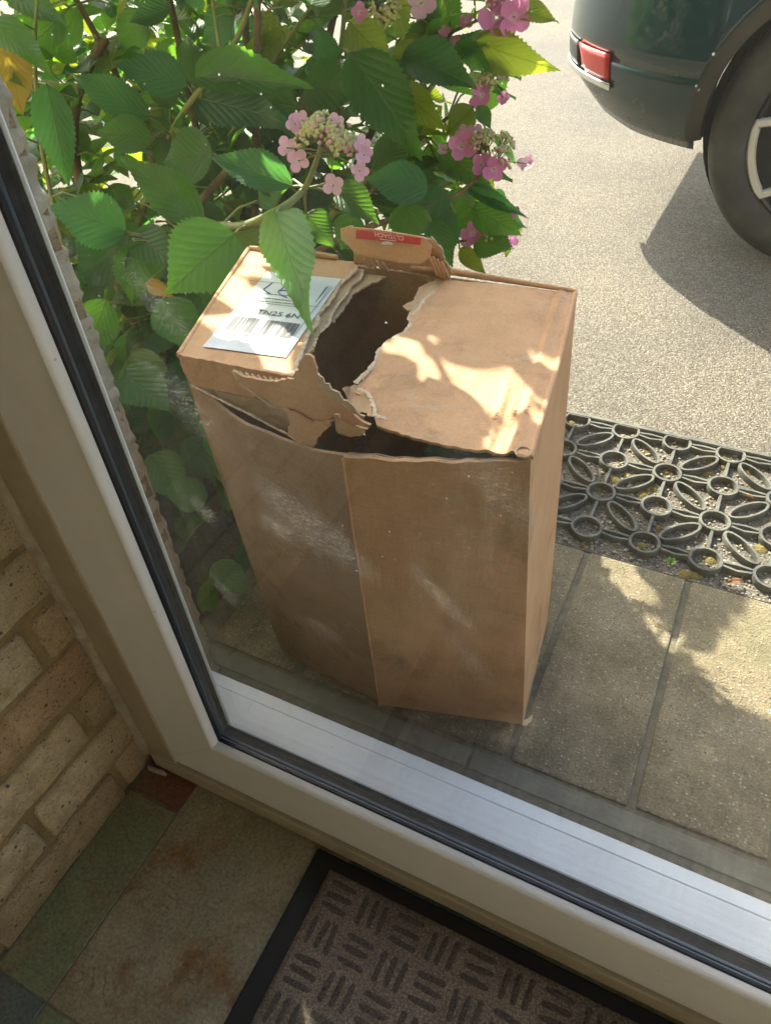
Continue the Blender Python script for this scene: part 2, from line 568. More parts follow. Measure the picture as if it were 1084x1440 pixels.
M = dict(
    tarmac=m_tarmac(), slab=m_slab(), kerb=m_noise('worn_concrete', (.15, .14, .105), (.24, .22, .165), 25, .9, .4, 200),
    jointfill=m_noise('dark_joint_dirt', (.11, .095, .066), (.22, .188, .13), 60, .95, .6, 220),
    soil=m_noise('garden_soil', (.018, .013, .008), (.05, .036, .022), 40, .95, 1, 120, .01),
    gritbed=m_noise('gritty_mortar', (.12, .095, .06), (.26, .21, .13), 70, .95, .8, 240, .006),
    brick=m_brick(), mortar=m_noise('sandy_mortar', (.17, .115, .045), (.29, .205, .09), 30, .95, .7, 260, .004),
    upvc=m_upvc('white_upvc', (.68, .675, .65)), upvc_out=m_upvc('weathered_upvc', (.86, .87, .87), .45), trim=m_plain('cream_trim', (.36, .31, .21), .5),
    caulk=m_noise('old_sealant', (.26, .22, .15), (.46, .40, .29), 40, .8, .7, 120, .004),
    gasket=m_plain('black_gasket', (.008, .009, .016), .35), spacer=m_plain('grey_spacer', (.06, .08, .10), .4),
    seal=m_noise('dirty_black_seal', (.003, .003, .003), (.034, .032, .029), 75, .75, .4, 160, **{'Specular IOR Level': .12}),
    glass=m_glass(False), glass_dirty=m_glass(True),
    card=m_card(), card_dirty_shaded=m_card('grubby_shaded_cardboard', (.47, .292, .172)), card_in=m_card('inner_cardboard', (.46, .275, .14)), card_torn=m_card('torn_cardboard', (.58, .41, .25)),  # left front board: grime plus the shade of its turned-away face, in the colour
    label=m_plain('label_paper', (.74, .77, .80), .5), ink=m_plain('black_print', (.05, .05, .06), .6), inkgrey=m_plain('grey_print', (.22, .23, .26), .6),
    pen=m_plain('blue_pen', (.02, .09, .36), .5), redprint=m_plain('red_print', (.62, .06, .055), .5), white=m_plain('white_print', (.8, .78, .76), .55),
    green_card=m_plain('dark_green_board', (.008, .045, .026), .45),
    rubber=m_noise('dusty_rubber', (.055, .056, .052), (.165, .16, .138), 30, .75, .35, 220, .002),
    tyre=m_noise('dusty_tyre', (.038, .036, .032), (.085, .079, .068), 14, .82, .3, 200, .002),
    plastic=m_noise('dusty_black_plastic', (.016, .0135, .010), (.06, .050, .036), 8, .6, .2, 200, .001),
    paint=m_paint(), alloy=m_plain('machined_alloy', (.70, .67, .62), .38, Metallic=.35), alloy_dark=m_plain('dark_alloy', (.02, .021, .022), .35, Metallic=.3),
    chrome=m_plain('chrome_trim', (.75, .77, .8), .12, Metallic=1.0), reflector=m_plain('red_reflector', (.60, .015, .008), .3, **{'Coat Weight': .3}),
    shell_tint=m_noise('bounce_tint_boards', (.42, .37, .30), (.58, .52, .44), 6, .6, 0), carglass=m_plain('tinted_car_glass', (.012, .015, .016), .06), hollow=m_plain('wheel_well', (.010, .010, .010), .9),  # board tint set for the light it bounces into the porch
    mat_edge=m_plain('black_rubber_edge', (.006, .006, .007), .6), 
    stem_green=m_noise('green_stem', (.13, .17, .045), (.27, .30, .10), 20, .55, .3, 160), stem_wood=m_noise('brown_stem', (.09, .06, .030), (.22, .155, .085), 30, .85, .7, 120, .003),
    leaf=m_leaf('hydrangea_leaf', (.030, .140, .030), (.22, .52, .035)), leaf_blue=m_leaf('hydrangea_leaf_cool', (.026, .120, .062), (.13, .42, .07)),
    leaf_lime=m_leaf('young_leaf', (.13, .22, .03), (.45, .55, .03)), leaf_yellow=m_leaf('yellow_leaf', (.42, .29, .045), (.5, .34, .03)),
    pink=m_petal('pink_sepal', (.70, .25, .52), (.82, .62, .70)), palepink=m_petal('pale_pink_sepal', (.80, .50, .68), (.82, .74, .72)),
    bud=m_noise('flower_bud', (.34, .36, .13), (.55, .56, .27), 160, .6, 0), budpink=m_plain('pink_bud', (.58, .33, .36), .6),
    pebble=m_noise('pebbles', (.20, .16, .10), (.52, .46, .36), 55, .85, .2, 200), moss=m_noise('dry_moss', (.12, .085, .018), (.27, .20, .05), 60, .95, 1, 260, .004),
    fibre=m_noise('torn_paper_fibre', (.50, .36, .22), (.74, .60, .43), 160, .9, .3), dryleaf=m_plain('dry_leaf', (.30, .13, .05), .7), weed=m_plain('fresh_weed', (.14, .34, .04), .5), wallrender=m_noise('house_brickwork', (.28, .225, .15), (.42, .345, .24), 12, .92, .4, 120),
)


def m_carpet():
    t = NT('mat_pile')
    g = t.geo()
    n = t.noise(g, 420, 3, .7)
    b = t.noise(g, 12, 4)
    c = t.ramp(n, [(.28, (.085, .064, .046)), (.5, (.235, .185, .14)), (.78, (.48, .41, .335))])
    c = t.mix(1.0, c, t.ramp(b, [(.3, .75), (.7, 1.15)]), 'MULTIPLY')
    t.pbr(c, .98, t.bump(n, .9, .004))
    return t.m


def m_rib():
    t = NT('mat_rib_pile')
    g = t.geo()
    n = t.noise(g, 380, 3, .7)
    c = t.ramp(n, [(.28, (.034, .028, .023)), (.75, (.19, .155, .122))])
    t.pbr(c, .97, t.bump(n, .9, .004))
    return t.m


M['carpet'] = m_carpet()
M['rib'] = m_rib()
T_MAIN = m_tile('slate_tile', [(.18, .135, .066), (.31, .26, .15), (.41, .36, .23)], .9)
T_GREEN = m_tile('green_slate_tile', [(.14, .15, .07), (.22, .235, .115), (.32, .28, .15)], .8)
T_RED = m_tile('red_slate_tile', [(.10, .03, .016), (.17, .05, .024), (.22, .085, .04)], .15)
T_BLUE = m_tile('blue_slate_tile', [(.07, .085, .075), (.11, .13, .12), (.16, .18, .16)], .15)

# ------------------------------------------------------------------ ground outside
GZ = -.066
gr = MB().add([(-150, -150, GZ), (150, -150, GZ), (150, 150, GZ), (-150, 150, GZ)], [(0, 1, 2, 3)]).build('driveway', M['tarmac'])
props(gr, 'sunlit pale tarmac driveway', kind='structure')

# paving: slabs laid along the house, kerb strip and grit bed against the sill
pav = bpy.data.objects.new('paving', None)
link(pav)
props(pav, 'strip of concrete paving slabs below the window', kind='structure')
MB().box((-.12, .10, GZ - .02), (2.4, .688, -.0545)).build('joint_bed', M['jointfill'], pav)
xs = [-.085, .0925, .270, .4485, .6275, .806, .985, 1.163, 1.342, 1.52, 1.70, 1.88, 2.06, 2.24]
for i in range(len(xs) - 1):
    dz = R.uniform(-.0015, .0012)
    b = MB()
    x0, x1 = xs[i] + .0055, xs[i + 1] - .0055
    y0, y1 = .240 + R.uniform(-.002, .002), .690 + R.uniform(-.002, .002)
    b.box((x0, y0, -.075), (x1, y1, -.05 + dz))
    b.build('slab', M['slab'], pav, bevel=.004, segs=2)
for i in range(5):
    MB().box((-.1 + i * .5, .199, -.075), (.398 + i * .5, .2335, -.0525 + R.uniform(-.001, .001))).build('edging', M['kerb'], pav, bevel=.003)
MB().box((-.11, .095, -.076), (2.4, .194, -.0565)).build('mortar_fillet', M['gritbed'], pav, bevel=.003)

# bed the hydrangea grows in
bed = MB()
rows = []
for i in range(30):
    rr = []
    for j in range(26):
        x = -1.5 + i * (1.40 / 29)
        y = .17 + j * (.72 / 25)
        e = min(i, 29 - i, j, 25 - j) / 3.0
        rr.append((x, y, -.062 + min(1, e) * (.018 + .022 * noise.noise(Vector((x * 9, y * 9, 1))) + .012 * noise.noise(Vector((x * 40, y * 40, 4))))))
    rows.append(rr)
bed.grid(rows)
props(bed.build('flower_bed', M['soil'], smooth='all'), 'dark soil bed beside the brick pier', kind='structure')

# ------------------------------------------------------------------ interior: floor, wall, shell
flo = bpy.data.objects.new('floor', None)
link(flo)
props(flo, 'slate effect porch floor tiles', kind='structure')
MB().box((-.1, -1.6, -.08), (2.2, .06, -.0012)).build('screed', M['jointfill'], flo)


def tile(x0, x1, y0, y1, m):
    g = .0009
    MB().box((x0 + g, y0 + g, -.03), (x1 - g, y1 - g, 0)).build('tile', m, flo, bevel=.0009)


tile(.0, .082, -.045, .03, T_RED)
tile(.0, .082, -.286, -.045, T_GREEN)
tile(.0, .082, -.527, -.286, T_BLUE)
tile(.0, .082, -.768, -.527, T_GREEN)
for k in range(8):
    for j in range(6):
        tile(.082 + k * .241, .323 + k * .241 if k < 7 else 2.1, -.286 - j * .241, -.286 + (1 - j) * .241 if j else .03, [T_MAIN, T_MAIN, T_GREEN, T_BLUE][(k * 3 + j * 2) % 4] if (k or j) else T_MAIN)

wall = thing('brick_wall', (0, -.4, 0), 'buff brick porch wall with sandy mortar beside the window frame', 'brick wall', kind='thing')
MB().box((-.10, -1.5, -.06), (-.0055, .160, 2.2)).build('mortar', M['mortar'], wall, bevel=.004)
pm_ = MB()
rows = []
for i in range(420):
    z = -.05 + i * .0054
    a, b = noise.noise(Vector((2, 0, z * 60))), noise.noise(Vector((7, 0, z * 160)))
    e = .0035 * a + .0025 * b
    rows.append([(-.012, .110, z), (-.0008 + e * .5, .125, z), (.0014 + e, .150, z), (.0004 + e, .1655 + e, z), (-.012, .1685 + e, z), (-.05, .1688, z)])
pm_.grid(rows).build('pointing', M['caulk'], wall, smooth='all')


def brick_mesh(l, h, d, seed, name='brick'):
    """brick with uneven worn arrises, origin at its centre"""
    bm = bmesh.new()
    bmesh.ops.create_cube(bm, size=1)
    for v in bm.verts: v.co = Vector((v.co.x * d, v.co.y * l, v.co.z * h))
    bmesh.ops.bevel(bm, geom=bm.edges[:], offset=.0045, segments=1, affect='EDGES')
    bmesh.ops.subdivide_edges(bm, edges=[e for e in bm.edges if abs(e.verts[0].co.y - e.verts[1].co.y) > .03], cuts=5, use_grid_fill=True)
    for v in bm.verts:
        n = noise.noise_vector(v.co * 38 + Vector((seed * 3.1, 0, 0)))
        v.co += Vector((n.x * .0025, n.y * .003, n.z * .0032))
    me = bpy.data.meshes.new(name)
    bm.to_mesh(me)
    bm.free()
    me.materials.append(M['brick'])
    for p in me.polygons: p.use_smooth = True
    try: me.set_sharp_from_angle(angle=math.radians(50))
    except Exception: pass
    return me


BR = {}


def brick(l, yc, zc, h=.065, parent=None, x=0.0):
    l = round(l, 3)
    key = (l, h, R.randrange(3))
    if key not in BR: BR[key] = brick_mesh(l, h, .06, key[2] + l * 40)
    o = bpy.data.objects.new('brick', BR[key])
    link(o, parent)
    o.location = Vector((x - .03 + R.uniform(-.0015, .0015), yc, zc)) - world_pos(parent)
    o.rotation_euler = (0, R.uniform(-.006, .006), R.uniform(-.004, .004))


zj = [.0] + [.066 + .075 * k for k in range(29)]
for k in range(len(zj) - 1):
    z0, z1 = zj[k] + (.005 if k else -.004), zj[k + 1] - .005
    off = -.048 if k % 2 == 0 else -.157
    y = off - .225 * 7
    while y < .17:
        a, b = y + .005, y + .220
        b = min(b, .166)
        if b - a > .03 and b > -1.45:
            brick(b - a, (a + b) / 2, (z0 + z1) / 2, round(z1 - z0, 3), wall)
        y += .225

hs = thing('house_wall', (-1.5, .1, 0), 'brick house front beyond the porch window', 'house wall', kind='structure')
MB().box((-6, .02, -.1), (-.1, .168, 3.2)).build('wall_left_of_porch', M['wallrender'], hs)
MB().box((-.1, .02, 2.24), (2.2, .168, 3.2)).build('lintel', M['wallrender'], hs)
MB().box((2.2, .02, -.1), (8, .168, 3.2)).build('wall_right_of_porch', M['wallrender'], hs)
room = thing('added_porch_shell', (1, -1.5, 0), 'unseen porch back wall, ceiling and side walls, added to dim and warm the indoor light', 'porch', kind='structure')
MB().box((-.1, -1.62, -.06), (2.3, -1.505, 2.3)).build('added_back_wall', M['shell_tint'], room)
MB().box((-.1, -1.5, 2.215), (2.3, .018, 2.3)).build('added_ceiling', M['shell_tint'], room)
MB().box((2.205, -1.5, -.06), (2.3, -.62, 2.21)).build('added_side_wall', M['shell_tint'], room)  # side walls added out of view to cut the light entering the porch
MB().box((2.205, -.618, -.06), (2.3, .018, .75)).build('added_side_wall', M['shell_tint'], room)

# ------------------------------------------------------------------ porch window
win = thing('porch_window', (.06, 0, 0), 'white plastic framed double glazed window with dusty glass and black seals', 'window', kind='thing')
XR, ZT = 2.06, 2.12
XL, ZB = .042, .042


def profile_frame(name, mat, prof, sides='LB', **kw):
    """prof: (distance of the edge from the outer frame line, y); mitred run down the left jamb, along the bottom (and round)"""
    def pt(d, y, corner):
        if corner == 0: return (XL + d, y, ZT - d)
        if corner == 1: return (XL + d, y, ZB + d)
        if corner == 2: return (XR - d, y, ZB + d)
        return (XR - d, y, ZT - d)
    out = []
    order = {'L': (0, 1), 'B': (1, 2), 'R': (2, 3), 'T': (3, 0)}
    for s in sides:
        a, b = order[s]
        m = MB()
        n = len(prof)
        m.v = [pt(d, y, a) for d, y in prof] + [pt(d, y, b) for d, y in prof]
        m.f = [(i, (i + 1) % n, n + (i + 1) % n, n + i) for i in range(n)] + [tuple(reversed(range(n))), tuple(range(n, 2 * n))]
        out.append(m.build(name, mat, win, **kw))
    return out


ALL = 'LBRT'
for s, nm in (('L', 'jamb'), ('B', 'bottom_rail'), ('R', 'jamb'), ('T', 'top_rail')):
    # inner leaf of the frame, a hair short of each mitre so the joint line shows
    profile_frame(nm, M['upvc'], [(0, .034), (0, .003), (.003, 0), (.101, 0), (.101, .034)], s, bevel=.0012, segs=2)
profile_frame('glazing_bead', M['upvc'], [(.1013, .0098), (.1013, -.0006), (.1020, -.0018), (.1034, -.0012), (.1052, .0012), (.1062, .0040), (.1067, .0088), (.1060, .0098)], ALL, smooth=35)
profile_frame('gasket', M['gasket'], [(.1015, .0136), (.1015, .0101), (.1070, .0091), (.1084, .0104), (.1084, .0136)], ALL)
profile_frame('spacer', M['spacer'], [(.075, .0218), (.075, .0180), (.1032, .0180), (.1032, .0218)], ALL, bevel=.0006)
profile_frame('seal', M['seal'], [(.088, .0338), (.088, .0220), (.1030, .0220), (.1022, .028), (.1035, .0338)], ALL)
# outer half of the frame: broad sloping rail and cill at the bottom, thin lip at the side
OB = MB()
prof = [(.0345, .02), (.0345, .1405), (.037, .1425), (.0770, .1392), (.0785, .1380), (.0800, .1392), (.0965, .1348), (.0985, .132), (.0985, .02)]
n = len(prof)
OB.v = [(.064, y, z) for y, z in prof] + [(2.15, y, z) for y, z in prof]
OB.f = [(i, (i + 1) % n, n + (i + 1) % n, n + i) for i in range(n)] + [tuple(reversed(range(n))), tuple(range(n, 2 * n))]
OB.build('outer_sill', M['upvc_out'], win)
MB().box((.03, .0345, .02), (.1470, .0385, 2.1)).build('outer_lip', M['upvc_out'], win, bevel=.0015)
MB().box((.03, .0388, .02), (.062, .0960, 2.1)).build('outer_jamb', M['upvc_out'], win)
MB().box((.0, .036, -.05), (2.15, .0945, .0195)).build('cill_base', M['kerb'], win)
# trims between frame and wall / floor
tr = MB()
tr.box((.0155, -.0025, .018), (.0590, .0008, 2.1))
tr.build('cover_trim', M['trim'], win, bevel=.003, segs=2)
MB().box((.0165, -.0055, .0105), (2.06, .012, .0405)).build('skirting_trim', M['trim'], win, bevel=.003, segs=2)
MB().box((.0, .0125, -.0005), (2.06, .03, .0415)).build('packing', M['jointfill'], win)
sealant = MB()
rows = []
for i in range(160):
    z = .03 + i * .0075
    a = .004 * noise.noise(Vector((0, 3, z * 30))) + .003 * noise.noise(Vector((0, 8, z * 90)))
    rows.append([(-.010, -.004, z), (.004 + a, -.006 + a * .4, z), (.0155 + a * .6, .001, z), (.021, .0065, z), (.021, .02, z)])
sealant.grid(rows).build('sealant', M['caulk'], win, smooth='all')
cr = MB()
for k in range(4):
    p0 = Vector((.005 + k * .006, -.006 - R.uniform(0, .004), .004))
    cr.tube([p0, p0 + Vector((.006, -.002, .003)), p0 + Vector((.014, -.002, .001))], [.002, .0042, .002], 6)
props(cr.build('sealant_lump', M['caulk'], win, smooth=60), 'crumbled pale sealant in the corner')
# panes
MB().box((.14, .0138, .135), (1.98, .0178, 2.05)).build('pane', M['glass_dirty'], win)
MB().box((.14, .0295, .135), (1.98, .0335, 2.05)).build('pane', M['glass'], win)

# ------------------------------------------------------------------ cardboard box
bx = thing('cardboard_box', (.25, .38, -.05), 'tall brown cardboard parcel box with its top torn open', 'box')
TZ = .54
A_ = {k: Vector(v) for k, v in dict(FL=(.039, .270, -.049), SM=(.243, .2445, -.049), FR=(.453, .2985, -.049), BRr=(.428, .508, -.049), BL=(.0, .482, -.049)).items()}
TFL, TFR, TBR, TBL = atz(250, 497, TZ), atz(745, 643, TZ), atz(810, 411, TZ), atz(350, 350, TZ)


def panel(name, p00, p10, p01, p11, mat, nx=14, nz=22, amp=.003, seed=0, thick=.004, topfn=None, bulge=0, parent=bx):
    """bilinear crumpled board: p00-p10 bottom edge, p01-p11 top edge"""
    p00, p10, p01, p11 = map(Vector, (p00, p10, p01, p11))
    nrm = (p10 - p00).cross(p01 - p00).normalized()
    rows = []
    for j in range(nz + 1):
        t = j / nz
        r = []
        for i in range(nx + 1):
            s = i / nx
            a, b = p00.lerp(p10, s), p01.lerp(p11, s)
            if topfn: b = b + Vector((0, 0, topfn(s)))
            p = a.lerp(b, t)
            e = math.sin(math.pi * min(1, max(0, s))) ** .5 * math.sin(math.pi * t) ** .4 if 0 < s < 1 and 0 < t < 1 else 0
            q = p * 11 + Vector((seed, seed * 2.3, 0))
            if nz > 12 and 0 < j < nz: p = p - nrm * (.0030 * math.exp(-((t - .055) / .018) ** 2) + .0022 * math.exp(-((t - .93) / .02) ** 2)) * (1 if name == 'front_panel' else .4)
            p = p + nrm * (e * (amp * noise.noise(q) + amp * .4 * noise.noise(q * 3.1)) + bulge * math.sin(math.pi * s) * math.sin(math.pi * t))
            r.append(p)
        rows.append(r)
    m = MB().grid(rows)
    return m.build(name, mat, parent, thick=thick, smooth=35)


def sheet(name, pts, mat, thick=.004, amp=.0012, seed=1, cuts=2, parent=bx, jag=0.0, bend=None, res=.022):
    """torn board: polygon of world points, ragged edges, slight crumple, real thickness"""
    P = [Vector(p) for p in pts]
    c = sum(P, Vector()) / len(P)
    nrm = Vector()
    for i in range(len(P)): nrm += (P[i] - c).cross(P[(i + 1) % len(P)] - c)
    nrm.normalize()
    if jag:
        Q = []
        for i in range(len(P)):
            a, b = P[i], P[(i + 1) % len(P)]
            Q.append(a)
            n = int((b - a).length / .0036)
            if n > 1:
                d = (b - a).normalized().cross(nrm)
                for k in range(1, n):
                    p = a.lerp(b, k / n)
                    Q.append(p + d * jag * (1.1 * noise.noise(p * 150 + Vector((seed * 7, 0, 0))) + .9 * noise.noise(p * 420 + Vector((0, seed * 3, 0)))))
        P = Q
    bm = bmesh.new()
    f = bm.faces.new([bm.verts.new(p) for p in P])
    bmesh.ops.triangulate(bm, faces=[f], ngon_method='BEAUTY')
    for _ in range(cuts):
        es = [e for e in bm.edges if e.calc_length() > res]
        if not es: break
        bmesh.ops.subdivide_edges(bm, edges=es, cuts=1)
        bmesh.ops.triangulate(bm, faces=bm.faces[:])
    for v in bm.verts:
        q = v.co * 16 + Vector((seed * 5.1, 0, 0))
        v.co += nrm * (amp * noise.noise(q) + amp * .5 * noise.noise(q * 3))
        if bend: v.co += bend(v.co)
    ex = bmesh.ops.extrude_face_region(bm, geom=bm.faces[:], use_keep_orig=True)
    for v in [g for g in ex['geom'] if isinstance(g, bmesh.types.BMVert)]: v.co += nrm * thick * (1 if nrm.dot(CAM - c) < 0 else -1)
    bmesh.ops.recalc_face_normals(bm, faces=bm.faces[:])
    off = world_pos(parent)
    for v in bm.verts: v.co -= off
    me = bpy.data.meshes.new(name)
    bm.to_mesh(me)
    bm.free()
    me.materials.append(mat)
    for p in me.polygons: p.use_smooth = True
    try: me.set_sharp_from_angle(angle=math.radians(38))
    except Exception: pass
    o = bpy.data.objects.new(name, me)
    return link(o, parent)


SEAM_T = aty(487, 641, .180)
FRT = TFR + Vector((0, 0, -.004))
# right half of the front, bowed out at the seam
props(panel('front_panel', A_['SM'] + Vector((-.002, -.004, 0)), A_['FR'], SEAM_T + Vector((-.002, -.003, 0)), FRT, M['card'], 26, 34, .006, 3,
      topfn=lambda s: .0035 * noise.noise(Vector((s * 9, 2, 0))) - .004 * math.sin(math.pi * s)), 'right half of the bowed front')
sm_ = []
for i in range(26):
    t = i / 25
    sm_.append((A_['SM'] + Vector((-.002, -.0045, 0))).lerp(SEAM_T + Vector((-.002, -.0035, 0)), t) + Vector((.0012 * noise.noise(Vector((t * 12, 1, 0))), -.0012, 0)))
MB().ring(sm_, Vector((.55, -.83, 0)), .0024, .0012, closed=False).build('seam_edge', M['card'], bx)
LT0 = aty(268, 541, .2345)
LT1 = aty(441, 630, .200)
# left half with its torn sloping top edge
m = MB()
rows = []
for j in range(25):
    t = j / 24
    r = []
    for i in range(17):
        s = i / 16
        a = A_['FL'].lerp(A_['SM'], s)
        if s < .80: b = LT0.lerp(LT1, s / .80)
        else: b = LT1.lerp(SEAM_T, (s - .80) / .2)
        b = b + Vector((0, 0, .0025 * noise.noise(Vector((s * 30, 0, 0)))))
        p = a.lerp(b, t)
        q = p * 10
        e = math.sin(math.pi * t) ** .5 if 0 < t < 1 else 0
        cre = .016 * max(0, 1 - abs(s - .40) / (.40 if s < .4 else .60)) * (.35 + .65 * t) if 0 < s < 1 else 0
        p = p + Vector((0, -1, 0)) * (e * (.006 * noise.noise(q) + .003 * noise.noise(q * 3.3)) + cre)
        r.append(p)
    rows.append(r)
m.grid(rows)
props(m.build('front_panel', M['card_dirty_shaded'], bx, thick=.004, smooth=30), 'left half of the front with torn top edge')
panel('side_panel', A_['FR'], A_['BRr'], TFR + Vector((.001, 0, -.003)), TBR + Vector((.001, 0, -.003)), M['card'], 10, 22, .003, 9, bulge=-.004)
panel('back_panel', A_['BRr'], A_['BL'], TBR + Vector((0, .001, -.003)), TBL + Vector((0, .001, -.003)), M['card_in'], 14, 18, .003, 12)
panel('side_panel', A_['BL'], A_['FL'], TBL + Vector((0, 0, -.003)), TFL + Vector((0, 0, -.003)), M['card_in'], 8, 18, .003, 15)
sheet('base', [A_[k] + Vector((0, 0, .004)) for k in ('FL', 'SM', 'FR', 'BRr', 'BL')], M['card_in'], cuts=1)


def pz(pts, z, dz=0):
    return [atz(x, y, z) for x, y in pts]


# left part of the top, with the label
sheet('top_flap', pz([(250, 497), (300, 423), (350, 351), (400, 357), (450, 363), (498, 368), (503, 377), (489, 390), (478, 399), (470, 414), (461, 428), (447, 441), (446, 456),
      (434, 468), (429, 484), (421, 503), (413, 527), (372, 521), (330, 513), (290, 504)], TZ), M['card'], .004, .0005, 2, 2, jag=.0016)
# layers of liner showing at the tear
sheet('torn_layer', pz([(470, 398), (500, 374), (514, 372), (507, 392), (493, 402), (487, 414), (474, 430), (466, 443), (462, 457), (447, 470), (441, 489), (430, 512), (420, 529), (408, 527), (420, 495), (437, 455), (455, 425)], TZ - .006), M['card_torn'], .003, .0015, 4, 2, jag=.003)
sheet('torn_layer', pz([(505, 380), (560, 376), (556, 383), (536, 392), (520, 399), (505, 408), (494, 416), (478, 441), (470, 452), (455, 452), (480, 410)], TZ - .011), M['card_torn'], .002, .0015, 5, 2, jag=.003)
# right part of the top
def dip(co):
    px, py, _ = proj(co)
    k = (py - (500 + (px - 540) * .31)) / 95.0
    dn = (TBR - TFR).normalized()
    q = co - TFR
    d = (q - dn * q.dot(dn)).length
    along = q.dot(dn) / (TBR - TFR).length
    rdg = (.0022 * math.exp(-((d - .040) / .0035) ** 2) - .0012 * math.exp(-((d - .033) / .003) ** 2)) * max(0, min(1, (.62 - along) * 5)) + .0026 * math.exp(-((d - .016) / .004) ** 2) - .0016 * math.exp(-((d - .024) / .003) ** 2)
    return Vector((0, 0, rdg - .012 * max(0, min(1, k)) ** 1.5 * max(0, min(1, (745 - px) / 120))))


sheet('top_flap', pz([(627, 392), (690, 399), (750, 405), (806, 412), (796, 455), (780, 512), (763, 575), (744, 640), (706, 633), (650, 620), (600, 607), (545, 591), (528, 584),
      (524, 569), (518, 553), (500, 546), (497, 541), (511, 528), (527, 512), (532, 495), (549, 478), (566, 470), (578, 457), (575, 446), (587, 437), (595, 424), (611, 409)], TZ),
      M['card'], .003, .0016, 8, 6, jag=.0014, bend=dip, res=.006)
sheet('torn_layer', pz([(612, 392), (628, 392), (612, 412), (597, 428), (590, 440), (577, 447), (575, 440), (588, 421), (598, 407)], TZ - .005), M['card_torn'], .003, .001, 6, 1, jag=.002)
sheet('torn_layer', pz([(588, 404), (612, 392), (600, 412), (590, 428), (575, 437), (566, 430), (583, 420)], TZ - .01), M['card_torn'], .002, .001, 7, 1, jag=.002)
# creased corner folds along the right edge and round the top rim
MB().tube([TBR + Vector((0, .001, .001)), TBR.lerp(TBL, .36) + Vector((0, .003, .004)), TBR.lerp(TBL, .47) + Vector((0, .002, .002))], [.0025, .0045, .003], 8).build('rim_fold', M['card'], bx, smooth=60)
MB().tube([TBL + Vector((.002, 0, .002)), TBL.lerp(TBR, .15) + Vector((0, .001, .005)), TBL.lerp(TBR, .30) + Vector((0, .002, .004))], [.0025, .0045, .003], 8).build('rim_fold', M['card'], bx, smooth=60)
MB().tube([TFL + Vector((.001, .001, -.003)), TFL.lerp(TBL, .5) + Vector((-.001, 0, -.002)), TBL + Vector((0, 0, 0))], [.0042, .0036, .0034], 8).build('rim_fold', M['card'], bx, smooth=60)
MB().tube([TFR + Vector((-.001, .003, -.003)), TFR.lerp(TBR, .5) + Vector((.001, 0, -.002)), TBR + Vector((-.001, -.002, -.001))], [.0034, .0036, .0034], 8).build('rim_fold', M['card'], bx, smooth=60)
# rolled end of the fold at the front right corner
MB().ring([atz(736 + 11 * math.cos(a), 637 + 7 * math.sin(a), TZ - .002) for a in [k * math.pi / 6 for k in range(12)]], Vector((0, -.5, .86)), .0022, .004).build('rolled_corner', M['card_torn'], bx)


def py_(pts, y0, y1=None):
    """points on a board standing at depth y0 (y1 at its lower edge)"""
    ys = [p[1] for p in pts]
    lo, hi = min(ys), max(ys)
    return [aty(x, y, y0 + ((y1 - y0) * (y - lo) / (hi - lo) if y1 is not None else 0)) for x, y in pts]


# front of the lid on the left: folded-down strip, torn outer skin, inner liner
def strip_pts(pts, y0, slope=0.0):
    return [aty(x, y, y0 + slope * (x - 250) / 200) for x, y in pts]


sheet('front_flap', strip_pts([(250, 499), (290, 506), (330, 514), (372, 522), (411, 529), (405, 536), (378, 535), (350, 529), (328, 524), (345, 545), (366, 556), (352, 560), (320, 552), (292, 546), (271, 541), (258, 523)], .2255, .003), M['card'], .004, .0012, 11, 2, jag=.001)
corr = MB()
for lo in (0, 1):
    pts = []
    for k in range(41):
        s = k / 40
        p = aty(328 + 84 * s, 521 + 13 * math.sin(s * 1.5) - (3 * max(0, s - .8) * 5 if s > .8 else 0), .221)
        pts.append(p + Vector((0, 0, .0018 * math.sin(k * 1.57) if lo else -.0032)))
    corr.ring(pts, Vector((0, -1, 0)), .0007, .003, closed=False)
corr.build('corrugation', M['card_torn'], bx)
sheet('torn_skin', strip_pts([(328, 522), (345, 530), (380, 537), (412, 534), (421, 512), (430, 498), (441, 503), (446, 528), (455, 545), (470, 556), (483, 570), (500, 588), (519, 600), (512, 607), (496, 613), (478, 610),
      (472, 596), (474, 585), (462, 592), (445, 601), (425, 587), (413, 577), (385, 575), (376, 567), (352, 549), (336, 538)], .2045, -.004), M['card'], .003, .0035, 13, 3, jag=.0022)
sheet('inner_liner', strip_pts([(270, 541), (295, 547), (330, 556), (362, 560), (386, 574), (404, 577), (408, 594), (402, 606), (380, 598), (345, 580), (300, 559)], .236, -.010), M['card_torn'], .003, .001, 14, 2, jag=.001)
sheet('torn_skin', strip_pts([(404, 577), (414, 578), (440, 594), (470, 590), (458, 604), (446, 617), (440, 630), (422, 622), (403, 609), (409, 592)], .203, -.004), M['card'], .003, .004, 16, 3, jag=.002)
sheet('torn_skin', strip_pts([(470, 583), (476, 583), (484, 600), (505, 600), (517, 603), (511, 611), (492, 614), (476, 609)], .186, 0), M['card'], .0025, .003, 18, 2, jag=.002)
sheet('bent_tab', [atz(480, 546, TZ - .004), atz(497, 540, TZ - .002), atz(513, 550, TZ - .002), atz(521, 570, TZ - .004), atz(523, 585, TZ - .006), atz(505, 580, TZ - .014), atz(488, 562, TZ - .014)], M['card_torn'], .0015, .0015, 19, 2, jag=.003)
sheet('ragged_edge', strip_pts([(446, 527), (456, 540), (470, 550), (482, 563), (500, 577), (512, 586), (508, 592), (490, 577), (470, 561), (455, 551), (444, 537)], .198, -.006), M['card_torn'], .002, .003, 21, 2, jag=.004)
